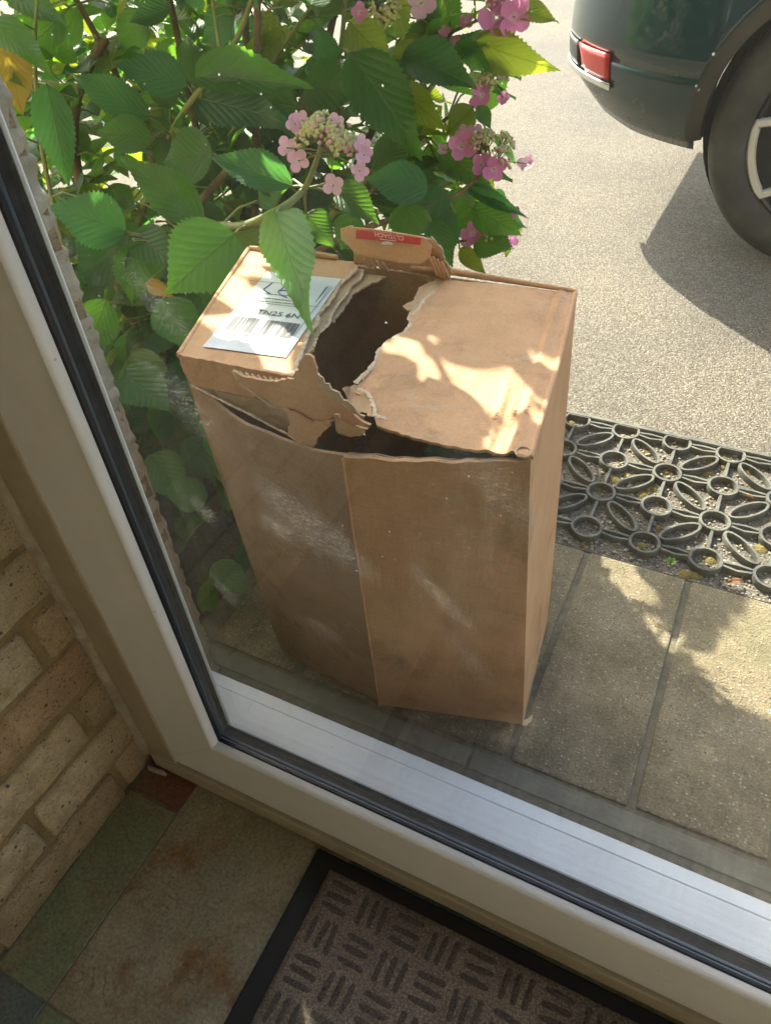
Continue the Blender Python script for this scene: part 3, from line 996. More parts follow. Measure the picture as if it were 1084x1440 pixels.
sheet('torn_corner', [atz(728, 1016, -.046), atz(738, 1012, -.044), atz(749, 1005, -.047), atz(746, 1016, -.0485), atz(737, 1021, -.0485)], M['card_torn'], .0025, .001, 33, 1, jag=.002)
edge = MB()
for k in range(5):
    pts = [SEAM_T.lerp(FRT, i / 30) + Vector((0, .0005 + .0011 * k, .0015 * noise.noise(Vector((i * .7, k * 3.0, 0))) + .0012 * (k % 2) + .0035 * noise.noise(Vector((i / 30 * 9, 2, 0))) - .004 * math.sin(math.pi * i / 30))) for i in range(31)]
    if k in (0, 2, 4): edge.tube(pts, .0007, 5)
edge.build('board_edge', M['card_torn'], bx)

FR_ = random.Random(11)


def fray(px, z, w, side=1, y=None, n_per=.0022, lift=.0006):
    """pale torn paper fibre along a ripped edge"""
    P_ = [atz(a, b, z) for a, b in px] if y is None else [aty(a, b, y) for a, b in px]
    m = MB()
    row_a, row_b, row_c = [], [], []
    for i in range(len(P_) - 1):
        a, b = P_[i], P_[i + 1]
        k = max(2, int((b - a).length / n_per))
        t_ = (b - a).normalized()
        up_ = Vector((0, 0, 1)) if y is None else Vector((0, -1, 0))
        d = t_.cross(up_).normalized() * side
        for q in range(k):
            p = a.lerp(b, q / k)
            ww = w * FR_.uniform(.25, 1.25)
            row_a.append(p - d * w * FR_.uniform(.5, 1.3) + up_ * (lift + .0002))
            row_b.append(p + up_ * lift)
            row_c.append(p + d * ww + up_ * (lift - FR_.uniform(.0, 1.1) * w * .6))
    m.grid([row_a, row_b, row_c])
    return m.build('torn_fibre', M['fibre'], bx, thick=.0003)


fray([(503, 377), (489, 390), (478, 399), (470, 414), (461, 428), (447, 441), (446, 456), (434, 468), (429, 484), (421, 503), (413, 527)], TZ, .0026, -1)
fray([(611, 409), (595, 424), (587, 437), (575, 446), (578, 457), (566, 470), (549, 478), (532, 495), (527, 512), (511, 528), (497, 541)], TZ, .0026, -1)
fray([(500, 374), (514, 372), (507, 392), (493, 402), (487, 414), (474, 430), (466, 443), (462, 457), (447, 470), (441, 489)], TZ - .006, .002, -1)
fray([(545, 591), (528, 584), (524, 569), (518, 553), (500, 546)], TZ, .0022, -1)
fray([(421, 512), (430, 498), (441, 503), (446, 528), (455, 545), (470, 556), (483, 570), (500, 588), (519, 600)], 0, .0022, -1, y=.203)
fray([(328, 522), (336, 538), (352, 549), (376, 567), (385, 575)], 0, .0016, 1, y=.2035)
fray([(268, 541), (300, 557), (345, 579), (380, 598), (403, 609), (422, 622), (441, 630)], 0, .0016, -1, y=.2005)

# strip of lid ripped up and standing at the back, red print along its rim
sheet('riser', [aty(497, 369, .505), aty(560, 380, .505), aty(628, 392, .505), aty(630, 376, .507), aty(612, 352, .51), aty(560, 345, .51), aty(497, 340, .51)], M['card_in'], .004, .001, 22, 1, jag=.001)
LP = [(479, 324), (486, 319), (520, 322), (560, 328), (596, 334), (606, 346), (602, 362), (592, 371), (560, 369), (525, 362), (500, 357), (486, 341)]
sheet('lifted_flap', py_(LP, .488, .478), M['card'], .004, .0008, 23, 1)
sheet('torn_side', [aty(597, 334, .486), aty(607, 337, .487), aty(621, 352, .492), (aty(627, 371, .497)), aty(634, 385, .50), aty(627, 393, .50), aty(614, 389, .499), aty(604, 372, .492), aty(603, 350, .488)], M['card'], .003, .0025, 24, 2, jag=.002)
fl = MB()
for k in range(4):
    x0, y0 = 602 + k * 6.0, 358 + k * 3
    fl.tube([aty(x0, y0, .484 + k * .002), aty(x0 + 8, y0 + 16, .488 + k * .002), aty(x0 + 13, y0 + 29, .492 + k * .002)], .0022, 6)
for k in range(4):
    x0 = 512 + k * 8.5
    fl.tube([aty(x0, 364 + k * 1.5, .488), aty(x0 + 8, 377 + k * 1.4, .492)], .0016, 6)
fl.build('flute', M['card'], bx, smooth=60)
sheet('ragged_edge', [aty(606, 333, .487), aty(622, 350, .490), aty(629, 370, .494), aty(637, 386, .498), aty(629, 392, .499), aty(622, 371, .496), aty(615, 352, .491), aty(602, 337, .4865)], M['card_torn'], .002, .002, 25, 1, jag=.003)
sheet('ragged_edge', [aty(478, 322, .489), aty(490, 318, .489), aty(498, 321, .489), aty(487, 330, .488), aty(486, 345, .487), aty(479, 338, .488)], M['card_torn'], .0025, .003, 26, 1, jag=.003)
rs = sheet('red_strip', [aty(501, 323, .4825), aty(547, 328.5, .4825), aty(592, 335, .4825), aty(590.5, 344.5, .4820), aty(547, 340, .4820), aty(500, 335.5, .4820)], M['redprint'], .0004, 0, 27, 0)
arc = MB()
cc = [aty(544 + 8.5 * math.cos(a), 344.0 - 4.6 * math.sin(a), .4812) for a in [k * math.pi / 10 for k in range(11)]]
arc.add(cc, [tuple(range(11))])
arc.build('emblem', M['white'], rs, thick=.0003)
ul = MB()
ul.tube([aty(534, 336.3, .4813), aty(557, 339, .4813)], .0004, 4).build('underline', M['white'], rs)


def text(name, body, mat, parent, origin, xdir, ydir, size, align='CENTER', thin=0.0):
    cu = bpy.data.curves.new(name, 'FONT')
    cu.body = body
    cu.size = size
    cu.align_x = align
    cu.align_y = 'CENTER'
    cu.extrude = .00012
    cu.resolution_u = 3
    cu.offset = thin
    cu.materials.append(mat)
    x = Vector(xdir).normalized()
    z = x.cross(Vector(ydir)).normalized()
    y = z.cross(x)
    tmp = bpy.data.objects.new('text_source', cu)
    COL.objects.link(tmp)
    bpy.context.view_layer.update()
    me = bpy.data.meshes.new_from_object(tmp.evaluated_get(bpy.context.evaluated_depsgraph_get()))
    bpy.data.objects.remove(tmp)
    o = bpy.data.objects.new(name, me)
    link(o, parent)
    mt = Matrix(((x.x, y.x, z.x, origin[0]), (x.y, y.y, z.y, origin[1]), (x.z, y.z, z.z, origin[2]), (0, 0, 0, 1)))
    o.matrix_local = Matrix.Translation(-world_pos(parent)) @ mt
    return o


tdir = aty(532, 330, .481) - aty(562, 334.4, .481)
text('lettering', 'CLYDACH', M['white'], rs, aty(547, 332.2, .4812), tdir, Vector((0, .3, -1)), .0085)

# address label
LZ = TZ + .0016
O_, U_ = atz(285, 487, LZ), (atz(402, 502.5, LZ) - atz(285, 487, LZ))
Vd = atz(480, 392, LZ) - atz(402, 502.5, LZ)
lab = sheet('address_label', [O_, O_ + U_, O_ + U_ + Vd, O_ + Vd], M['label'], .0004, 0, 31, 0)
ux, vx = U_.normalized(), Vd.normalized()
ZL = Vector((0, 0, .0006))


def lp(px, py):
    return atz(px, py, LZ) + ZL


def lines(name, segs, w, mat):
    m = MB()
    for a, b in segs:
        m.tube([lp(*a), lp(*b)], w, 4)
    return m.build(name, mat, lab)


lines('printed_rule', [((305, 464), (408, 480)), ((305, 464), (312, 452)), ((408, 480), (466, 403)), ((312, 461), (330, 433)), ((340, 423), (433, 434)), ((352, 395), (420, 401)), ((440, 437), (468, 405)), ((447, 432), (430, 430))], .00028, M['inkgrey'])
text('lettering', 'GB-TN25 6N', M['ink'], lab, lp(379, 441), ux, vx, .0140, thin=-.00006)
bc = MB()
b0, b1 = atz(316, 464, LZ), atz(409, 477, LZ)
bh = atz(332, 444, LZ) - b0
bu = (b1 - b0)
x = 0.0
while x < 1:
    w = R.choice((.006, .006, .010, .015))
    a = b0 + bu * x + ZL * .9
    b = b0 + bu * min(1, x + w) + ZL * .9
    bc.add([a, b, b + bh, a + bh], [(0, 1, 2, 3)])
    x += w + R.choice((.007, .010, .016))
bc.build('barcode', M['ink'], lab, thick=.0002)
sm = MB()
for (a, b) in (((340, 421), (432, 430)), ((352, 417), (420, 425)), ((356, 412), (415, 417)), ((448, 420), (462, 403)), ((444, 425), (459, 404)), ((325, 470), (352, 473))):
    pa, pb = lp(*a), lp(*b)
    x = 0.0
    while x < 1:
        w = R.uniform(.01, .05)
        sm.tube([pa.lerp(pb, x), pa.lerp(pb, min(1, x + w))], .0005, 4)
        x += w + R.uniform(.008, .02)
sm.build('small_print', M['inkgrey'], lab)
pen = MB()
for st in ([(383, 398), (377, 403), (371, 407), (375, 411), (380, 413)], [(403, 401), (397, 406), (391, 411), (396, 416), (404, 419)], [(392, 409), (399, 409), (407, 409)], [(398, 392), (403, 393), (408, 394)], [(402, 390), (400, 395)], [(408, 401), (414, 403)]):
    pen.tube([lp(*p) for p in st], .0007, 5)
pen.build('pen_mark', M['pen'], lab)

# what shows through the gap under the lid
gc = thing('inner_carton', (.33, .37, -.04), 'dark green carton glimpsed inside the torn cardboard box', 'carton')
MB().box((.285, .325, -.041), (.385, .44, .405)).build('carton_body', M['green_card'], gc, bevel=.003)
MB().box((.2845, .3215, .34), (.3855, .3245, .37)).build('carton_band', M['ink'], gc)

# ------------------------------------------------------------------ rubber ring mat outside
rm = thing('rubber_doormat', (.75, .89, GZ), 'open black rubber doormat of rings and petals on the tarmac', 'doormat')
P = .1085
hx, hy = .5375, .9725
ZM = GZ + .0005
MH = .0135
UPZ = Vector((0, 0, 1))


def circ(r, n=20, rx=None, rot=0):
    rx = rx or r
    return [Vector((rx * math.cos(a) * math.cos(rot) - r * math.sin(a) * math.sin(rot), rx * math.cos(a) * math.sin(rot) + r * math.sin(a) * math.cos(rot), 0)) for a in [2 * math.pi * k / n for k in range(n)]]


def mesh_ring(pts, w, nm):
    me = MB().ring(pts, UPZ, w, MH).mesh(nm, smooth=50)
    me.materials.append(M['rubber'])
    return me


me_hub = mesh_ring(circ(.0265), .0078, 'hub_ring')
me_ring = mesh_ring(circ(.0275), .0078, 'ring')
me_pa = mesh_ring([Vector((c.x, c.y * (1 - .25 * abs(c.x * 20) ** 2 * .3), 0)) for c in circ(.0155, 24, .0385)], .0068, 'petal')
x0, x1, y0, y1 = hx - 4 * P, hx + 10 * P, .691, 1.102
linkm = MB()
for i in range(-4, 11):
    for j in range(-3, 3):
        cx_, cy_ = hx + i * P, hy + j * P
        if not (x0 - .01 < cx_ < x1 + .01): continue
        inside = y0 + .028 < cy_ < y1 - .028
        if y0 + .0 < cy_ < y1 + .01:
            if inside:
                o = put('hub_ring' if (i + j) % 2 == 0 else 'ring', me_hub if (i + j) % 2 == 0 else me_ring, Matrix.Translation((cx_, cy_, ZM)), rm)
            else:
                r = [Vector((cx_, cy_, ZM)) + .0275 * Vector((math.cos(a), math.sin(a), 0)) for a in [k * math.pi / 10 for k in range(21)]]
                r = [p for p in r if y0 + .004 < p.y < y1 - .004]
                if len(r) > 3: linkm.ring(r, UPZ, .0075, MH, closed=False)
            # links along x and y
            for dx, dy in ((1, 0), (0, 1)):
                a = Vector((cx_ + dx * .030, cy_ + dy * .030, ZM))
                b = Vector((cx_ + dx * (P - .030), cy_ + dy * (P - .030), ZM))
                if b.x < x1 and y0 < a.y < y1:
                    if b.y > y1 - .004: b.y = y1 - .004
                    for s in ((-.007, .007) if dx else (0,)):
                        o2 = Vector((0, s, 0)) if dx else Vector((s, 0, 0))
                        bowl = o2 * 2.2
                        linkm.ring([a + o2 * .6, a.lerp(b, .5) + bowl * .5 + Vector((0, 0, -.001)), b + o2 * .6], UPZ, .0074, MH * .92, closed=False)
        # a petal in every cell, along the hub-to-hub diagonal
        pc = Vector((cx_ + P / 2, cy_ + P / 2, ZM + .0006))
        if pc.y > y0 + .036 and pc.y < y1 - .03 and pc.x < x1 - .03:
            ang = math.radians(45) if (i + j) % 2 == 0 else math.radians(-45)
            put('petal', me_pa, Matrix.Translation(pc) @ Matrix.Rotation(ang, 4, 'Z') @ Matrix.Diagonal((1.12, 1, .93, 1)), rm)
linkm.build('link', M['rubber'], rm, smooth=50)
fr = MB()
fr.box((x0 - .02, y1 - .006, ZM), (x1 + .02, y1 + .006, ZM + MH + .001))
fr.box((x0 - .02, y0 - .0005, ZM), (x1 + .02, y0 + .004, ZM + MH - .002))
fr.box((x0 - .02, y0 + .0042, ZM), (x0 - .008, y1 - .0062, ZM + MH))
fr.box((x1 + .008, y0 + .0042, ZM), (x1 + .02, y1 - .0062, ZM + MH))
fr.build('border', M['rubber'], rm, bevel=.002)

# grit and dry moss lying in the openings of the mat
peb = MB()
for k in range(2600):
    x, y = R.uniform(.18, .98), R.uniform(.694, 1.095)
    s = R.choice((.0016, .002, .0026, .0034, .0046))
    c = Vector((x, y, GZ + s * .35))
    rx, ry, rz = s * R.uniform(.8, 1.4), s * R.uniform(.7, 1.2), s * R.uniform(.5, .9)
    a = R.uniform(0, 3)
    ca, sa = math.cos(a), math.sin(a)
    vs_ = [(rx, 0, 0), (-rx, 0, 0), (0, ry, 0), (0, -ry, 0), (0, 0, rz), (0, 0, -rz)]
    peb.add([(c.x + q[0] * ca - q[1] * sa, c.y + q[0] * sa + q[1] * ca, c.z + q[2]) for q in vs_],
            [(0, 2, 4), (2, 1, 4), (1, 3, 4), (3, 0, 4), (2, 0, 5), (1, 2, 5), (3, 1, 5), (0, 3, 5)])
props(peb.build('gravel', M['pebble'], smooth='all'), 'loose grit caught in the rubber mat', kind='stuff')
mo = MB()
for k in range(170):
    x, y = R.uniform(.18, .98), R.uniform(.70, 1.095)
    if noise.noise(Vector((x * 14, y * 14, 0))) < -.05: continue
    r0 = R.uniform(.006, .014)
    rows = []
    a0 = R.uniform(0, 6)
    for i in range(4):
        rr = []
        for q in range(11):
            a = a0 + q * 2 * math.pi / 10
            rad = r0 * (1 - i / 3.0) * (1 + .35 * noise.noise(Vector((math.cos(a) * 2 + k, math.sin(a) * 2, i))))
            rr.append((x + rad * math.cos(a), y + rad * math.sin(a), GZ + .0005 + .0045 * (i / 3) ** .6 + .001 * noise.noise(Vector((k, q, i)))))
        rows.append(rr)
    mo.grid(rows)
props(mo.build('moss', M['moss'], smooth='all'), 'dry ochre moss between the rubber rings', kind='stuff')


def small_leaf(name, c, ang, l, w, mat, label, lift=.004):
    rows = []
    for i in range(7):
        t = i / 6
        ww = w * math.sin(math.pi * min(1, t * .95 + .03)) ** .8
        cz = lift * math.sin(math.pi * t) + .0035
        rr = []
        for s in (-1, -.5, 0, .5, 1):
            x, y = (t - .5) * l, s * ww
            rr.append((c[0] + x * math.cos(ang) - y * math.sin(ang), c[1] + x * math.sin(ang) + y * math.cos(ang), c[2] + cz + abs(s) * .004))
        rows.append(rr)
    o = MB().grid(rows).build(name, mat, smooth='all', thick=.0004)
    return props(o, label, 'leaf')


small_leaf('dry_leaf', atz(1032, 822, GZ + .002), .5, .028, .006, M['dryleaf'], 'curled rust brown leaf in the nearest mat opening')
small_leaf('dry_leaf', atz(1050, 702, GZ + .002), -.2, .022, .004, M['dryleaf'], 'thin brown leaf in a far mat opening at right')
wd = thing('weed_sprig', atz(941, 793, -.052), 'tiny bright green weed sprouting at the mat edge', 'weed')
for k in range(6):
    a = k * 1.05
    rows = []
    b = Vector(atz(941, 795, -.056))
    for i in range(4):
        t = i / 3
        w = .0032 * math.sin(math.pi * (t * .9 + .08))
        d = Vector((math.cos(a), math.sin(a), 0))
        s = Vector((-math.sin(a), math.cos(a), 0))
        c = b + d * (.010 * t) + Vector((0, 0, .012 * math.sin(1.4 * t) + .002))
        rows.append([c - s * w, c + s * w])
    MB().grid(rows).build('leaflet', M['weed'] if k != 4 else M['redprint'], wd, thick=.0003)

# ------------------------------------------------------------------ doormat inside
dm = thing('doormat', (.6, -.2, 0), 'dark brown ribbed doormat with black rubber border on slate tiles', 'doormat')
DX0, DX1, DY0, DY1 = .279, .895, -.42, -.0065
MB().box((DX0, DY0, .0), (DX1, DY1, .0042)).build('rubber_base', M['mat_edge'], dm, bevel=.0015)
CX0, CY1 = DX0 + .028, DY1 - .0185
cp = MB()
rows = []
for i in range(60):
    x = CX0 + i * (DX1 - .028 - CX0) / 59
    rows.append([(x + .0006 * noise.noise(Vector((i, j, 3))), (CY1 - j * (CY1 - DY0 - .028) / 39), .0070 + .0009 * noise.noise(Vector((x * 60, j * 2.3, 1)))) for j in range(40)])
cp.grid(rows).build('pile', M['carpet'], dm, smooth='all', thick=-.002)


def rib_mesh(seed):
    rows = []
    L, Wd = .0405, .0112
    for i in range(9):
        t = i / 8
        wv = Wd / 2 * min(1, math.sin(math.pi * (t * .94 + .03)) * 2.2) * (1 + .25 * noise.noise(Vector((i * .9, seed, 0))))
        rows.append([((t - .5) * L + .0008 * noise.noise(Vector((i, seed, 5))), s * wv, .0036 * (1 - s * s) * min(1, math.sin(math.pi * (t * .94 + .03)) * 2) - .0004) for s in (-1, -.6, 0, .6, 1)])
    me = MB().grid(rows).mesh('rib', smooth='all')
    me.materials.append(M['rib'])
    return me


RIB = [rib_mesh(s) for s in range(5)]
BP = .0448
for i in range(13):
    for j in range(9):
        cx_, cy_ = CX0 + .0265 + i * BP, CY1 - .0245 - j * (BP - .001)
        if cy_ < DY0 + .04 or cx_ > DX1 - .04: continue
        horiz = (i + j) % 2 == 0
        for k in (-1, 0, 1):
            dx, dy = (0, k * .0133) if horiz else (k * .0133, 0)
            mt = Matrix.Translation((cx_ + dx + R.uniform(-.0007, .0007), cy_ + dy + R.uniform(-.0007, .0007), .0072)) @ Matrix.Rotation((0 if horiz else math.pi / 2) + R.uniform(-.07, .07), 4, 'Z')
            if len([c for c in dm.children]) < 290:
                put('rib', R.choice(RIB), mt, dm)

# ------------------------------------------------------------------ car
car = thing('parked_car', (2.0, 2.9, GZ), 'dark teal car with dusty rear bumper parked on the driveway', 'car')
SY = 2.0                 # near side of the car
WX, WZ, WR = .731, .285, .349
AX, AZ, AR = .695, .305, .368


def plan(u):
    """plan outline, u 0..1 rear corner, then along the side; returns point and outward normal"""
    if u <= 1:
        th = math.pi / 2 * (1 - u)
        a, b, e = .50, .50, 2 / 1.6
        sn, cs = max(1e-6, math.sin(th)), max(1e-6, math.cos(th))
        return Vector((.36 - a * sn ** e, 2.50 - b * cs ** e)), Vector((-sn ** (2 - e) / a, -cs ** (2 - e) / b)).normalized()
    return Vector((.36 + (u - 1) * 3.6, SY)), Vector((0, -1))


def inset(z):
    pts = [(.12, .13), (.20, .095), (.26, .055), (.32, .022), (.38, .006), (.44, 0), (.50, .003), (.60, .014), (.75, .036), (.90, .066), (1.0, .09), (1.02, .12)]
    for (a, b), (c, d) in zip(pts, pts[1:]):
        if z <= c: return b + (d - b) * max(0, (z - a)) / (c - a)
    return pts[-1][1]


def car_pt(u, z, out=0.0):
    p, n_ = plan(u)
    q = p - n_ * (inset(z) - out)
    return Vector((q.x, q.y, z))


us = [-1.0 + .25 * i for i in range(4)] + [i / 30 for i in range(31)]


def plan2(u):
    if u < 0: return Vector((-.14, 2.50 - u * .9)), Vector((-1, 0))
    return plan(u)


_plan = plan
plan = lambda u: plan2(u) if u < 0 else _plan(u)
xa0, xa1 = AX - AR, AX + AR


def u_of(x):
    if x >= .36: return 1 + (x - .36) / 3.6
    return 1 - math.asin(min(1, ((.36 - x) / .50) ** (1.6 / 2))) * 2 / math.pi


side = []
for i in range(25):
    th = math.pi * i / 24
    side.append(AX - AR * math.cos(th))
side_u = [u_of(x) for x in side]
more = [u_of(x) for x in (1.2, 1.6, 2.0, 2.4, 2.8, 3.1)]
cols = sorted(u for u in us + side_u + more)


def zbot(u):
    x = plan(u)[0].x
    if x <= xa0:
        tb = [(-1, .38), (.1, .355), (.3, .335), (.36, .318), (.47, .262), (.62, .236), (1, .222)]
        for (a, b), (c, d) in zip(tb, tb[1:]):
            if u <= c: return b + (d - b) * (u - a) / (c - a)
    if xa0 < x < xa1: return max(.232, AZ + math.sqrt(max(0, AR * AR - (x - AX) ** 2)))
    return .22


ZSPLIT = .415
def shell(name, zlo, zhi, mat, nz, cols_, out=0.0):
    rows = []
    for k in range(nz + 1):
        rr = []
        for u in cols_:
            a = max(zlo, zbot(u)) if zlo < 0.3 else max(zlo, zbot(u))
            b = max(zhi, a + .0005)
            rr.append(car_pt(u, a + (b - a) * k / nz, out))
        rows.append(rr)
    return MB().grid(rows).build(name, mat, car, smooth='all', thick=-.006)


shell('body', ZSPLIT + .0, 1.02, M['paint'], 12, cols)
shell('bumper', 0.0, ZSPLIT + .006, M['paint'], 8, [u for u in cols if plan(u)[0].x <= AX - math.sqrt(AR * AR - (ZSPLIT - AZ) ** 2) + .0005], -.0012)
# rest of the shell: deck, cabin, far side
MB().box((.40, 2.25, .25), (3.55, 3.72, .97)).build('body_core', M['hollow'], car, bevel=.05)
cab = MB()
zc = [(.99, .42, 3.5, 2.10, 3.74), (1.25, .55, 2.95, 2.20, 3.64), (1.48, .8, 2.35, 2.34, 3.5), (1.52, .95, 2.2, 2.5, 3.35)]
rows = [[(a, c, z), (b, c, z), (b, d, z), (a, d, z), (a, c, z)] for z, a, b, c, d in zc]
cab.grid(rows)
cab.add([(zc[-1][1], zc[-1][3], 1.52), (zc[-1][2], zc[-1][3], 1.52), (zc[-1][2], zc[-1][4], 1.52), (zc[-1][1], zc[-1][4], 1.52)], [(0, 1, 2, 3)])
cab.build('cabin', M['paint'], car, smooth=40)
MB().add([(.75, 2.125, 1.06), (2.75, 2.125, 1.06), (2.2, 2.30, 1.42), (.95, 2.30, 1.42)], [(0, 1, 2, 3)]).build('side_window', M['carglass'], car, thick=-.02)

# arch trim, well, wheels
def arch(cx_):
    m = MB()
    outer, inner = [], []
    rows = []
    for i in range(41):
        th = math.radians(-9) + math.radians(198) * i / 40
        x, z = cx_ - AR * math.cos(th), AZ + AR * math.sin(th)
        x2, z2 = cx_ - (AR + .0) * math.cos(th), AZ + (AR + .0) * math.sin(th)
        rr = []
        for (dr, dy) in ((.012, .012), (.010, -.010), (-.004, -.012), (-.030, .002), (-.032, .06), (-.03, .16)):
            xx, zz = cx_ - (AR + dr) * math.cos(th), AZ + (AR + dr) * math.sin(th)
            y = SY + inset(zz) + dy
            rr.append((xx, y, zz))
        rows.append(rr)
    m.grid(rows)
    m.build('arch_trim', M['plastic'], car, smooth=50)
    MB().lathe([(AR - .033, 0.03), (AR - .035, .45), (.0, .45)], (cx_, SY + .05, AZ), n=40).build('wheel_well', M['hollow'], car)


arch(AX)


def wheel(cx_):
    c = (cx_, SY + .03, WZ)
    w = thing_part('wheel', Vector((cx_, SY + .03, WZ)), car)
    prof = [(.245, .012), (.252, .0), (.262, -.006), (.285, -.014), (.305, -.014), (.326, -.004), (.336, .004), (.3425, .016), (.349, .030), (.3495, .200), (.335, .225), (.245, .215)]
    MB().lathe(prof, c, n=96).build('tyre', M['tyre'], w, smooth=40)
    tread = MB()
    for k in range(72):
        a = 2 * math.pi * k / 72
        for yy in (.052, .10, .15):
            r = .3485 if yy > .02 else .3415
            p = Vector((c[0] + r * math.cos(a), c[1] + yy + .006, c[2] + r * math.sin(a)))
            t = Vector((-math.sin(a), 0, math.cos(a)))
            n_ = Vector((math.cos(a), 0, math.sin(a)))
            y_ = Vector((0, 1, 0))
            q = [p + t * s1 * .0105 + y_ * s2 * .018 + n_ * s3 * .003 for s3 in (-1, 1) for s1, s2 in ((-1, -1), (1, -1), (1, 1), (-1, 1))]
            tread.add(q, [(0, 3, 2, 1), (4, 5, 6, 7), (0, 1, 5, 4), (1, 2, 6, 5), (2, 3, 7, 6), (3, 0, 4, 7)])
    tread.build('tread_block', M['tyre'], w)['kind'] = 'stuff'
    MB().lathe([(.246, .010), (.240, .004), (.232, .010), (.228, .06), (.20, .075), (.0, .07)], c, n=64).build('rim', M['alloy_dark'], w, smooth=40)
    for k in range(5):
        a0 = math.radians(197 + 72 * k)
        loop = []
        for i in range(15):
            t = -1 + 2 * i / 14
            loop.append((.236, t * .41))
        loop += [(.205, .455), (.14, .52), (.075, .62)]
        loop += [(.06, .0)]
        loop += [(.075, -.62), (.14, -.52), (.205, -.455)]
        pts = [Vector((c[0] + r * math.cos(a0 + t), c[1] + .012 + .02 * (1 - r / .224), c[2] + r * math.sin(a0 + t))) for r, t in loop]
        MB().ring(list(reversed(pts)), Vector((0, -1, 0)), .023, .014).build('spoke', M['alloy'], w, smooth=40)
        pk = [c_ + Vector((0, .02, 0)) for c_ in pts]
        MB().add(pk, [tuple(range(len(pk)))]).build('spoke_pocket', M['hollow'], w, thick=.004)
    MB().lathe([(.0, -.004), (.045, -.002), (.055, .012), (.055, .05)], c, n=32).build('centre_cap', M['alloy_dark'], w, smooth=40)
    return w


def thing_part(name, loc, parent):
    o = bpy.data.objects.new(name, None)
    link(o, parent)
    o.location = loc - world_pos(parent)
    return o


wheel(WX)
wheel(WX + 2.65)
# reflector with chrome surround on the bumper corner
def patch(name, mat, u0, u1, zf0, zf1, out, th, nu=8, nz=4, slant=0.0):
    rows = []
    for k in range(nz + 1):
        rr = []
        for i in range(nu + 1):
            s = i / nu
            u = u0 + (u1 - u0) * s + slant * (1 - k / nz) * (1 - s)
            z = zf0(s) + (zf1(s) - zf0(s)) * k / nz
            rr.append(car_pt(u, z, out))
        rows.append(rr)
    return MB().grid(rows).build(name, mat, car, smooth='all', thick=th)


CARPATCH = patch('rear_reflector', M['reflector'], .33, .545, lambda s: .364 - .004 * s, lambda s: .430 + .002 * s, .005, -.006, slant=.06)
patch('reflector_surround', M['chrome'], .06, .555, lambda s: .346 - .004 * s, lambda s: .362 - .002 * s, .009, -.008)
patch('reflector_surround', M['gasket'], .10, .325, lambda s: .364, lambda s: .43, .004, -.005)

# ------------------------------------------------------------------ hydrangea
HB = Vector((-.42, .70, -.045))
hy_ = thing('hydrangea_bush', HB, 'green leafy hydrangea bush with pink lacecap flowers behind the box', 'shrub')


def leaf_mesh(seed, droop, fold):
    rnd = random.Random(seed)
    n = 38
    me = bpy.data.meshes.new('leaf')
    vs_, fs, uvs = [], [], []
    ks = (-1, -.55, 0, .55, 1)
    curl = rnd.uniform(-.09, .09)
    for i in range(n + 1):
        v = i / n
        w = .5 * (math.sin(math.pi * v ** .74)) ** .85 if 0 < v < 1 else 0
        if v > .5: w *= 1 - ((v - .5) / .5) ** 1.6 * .55
        for k in ks:
            ser = 1.0
            if abs(k) == 1: ser = 1.06 if i % 2 else .955
            x = k * w * ser
            z = -droop * v * v + fold * abs(k) * w * 1.2 + (.02 + .02 * (seed % 3)) * math.sin(v * (8 + seed % 4) + seed + k * 1.3) * abs(k) + curl * k * v + .06 * max(0, v - .7) * (seed % 3 - 1)
            vs_.append((x, v + (.012 if abs(k) == 1 and i % 2 else 0), z))
            uvs.append((.5 + k * w * .5 / .5 if True else 0, v))
    m = len(ks)
    for i in range(n):
        for j in range(m - 1):
            a = i * m + j
            fs.append((a, a + 1, a + m + 1, a + m))
    me.from_pydata(vs_, [], fs)
    ul_ = me.uv_layers.new(name='UVMap')
    for p in me.polygons:
        p.use_smooth = True
        for li, vi in zip(p.loop_indices, p.vertices): ul_.data[li].uv = uvs[vi]
    return me


LEAFM = {}
SHAPES = [(1, .10, .12), (2, .22, .20), (3, .05, .28), (4, .32, .10), (5, .16, .34), (6, .0, .16), (7, .40, .24), (8, -.08, .20), (9, .26, .02), (10, .14, .42)]
for k in ('leaf', 'leaf_blue', 'leaf_lime', 'leaf_yellow'):
    LEAFM[k] = []
    for s in SHAPES:
        me = leaf_mesh(*s)
        me.materials.append(M[k])
        LEAFM[k].append(me)

stuff_leaves = {k: MB() for k in LEAFM}
NPARTS = [0]
LEAVES = []         # (centre, radius)


def leaf(base, tip, width, nrm, mat='leaf', shape=None, part=True):
    base, tip = Vector(base), Vector(tip)
    yv = tip - base
    L = yv.length
    y = yv.normalized()
    n_ = Vector(nrm)
    n_ = (n_ - y * n_.dot(y)).normalized()
    x = y.cross(n_)
    si = shape if shape is not None else R.randrange(len(SHAPES))
    me = LEAFM[mat][si]
    mt = Matrix(((x.x * width, y.x * L, n_.x * L * .8, base.x), (x.y * width, y.y * L, n_.y * L * .8, base.y), (x.z * width, y.z * L, n_.z * L * .8, base.z), (0, 0, 0, 1)))
    LEAVES.append((base.lerp(tip, .5), L * .5))
    if part and NPARTS[0] < 299:
        NPARTS[0] += 1
        put('leaf', me, mt, hy_)
        return
    sb = stuff_leaves[mat]
    sb.add([mt @ v.co for v in me.vertices], [tuple(p.vertices) for p in me.polygons])
    return


# stems: polylines (px, py, depth y) down to the root
def stem_pts(lst, end=True):
    p = [aty(*q) for q in lst]
    if end: p.append(HB + Vector((R.uniform(-.08, .08), R.uniform(-.07, .07), 0)))
    return p


STEMS = []


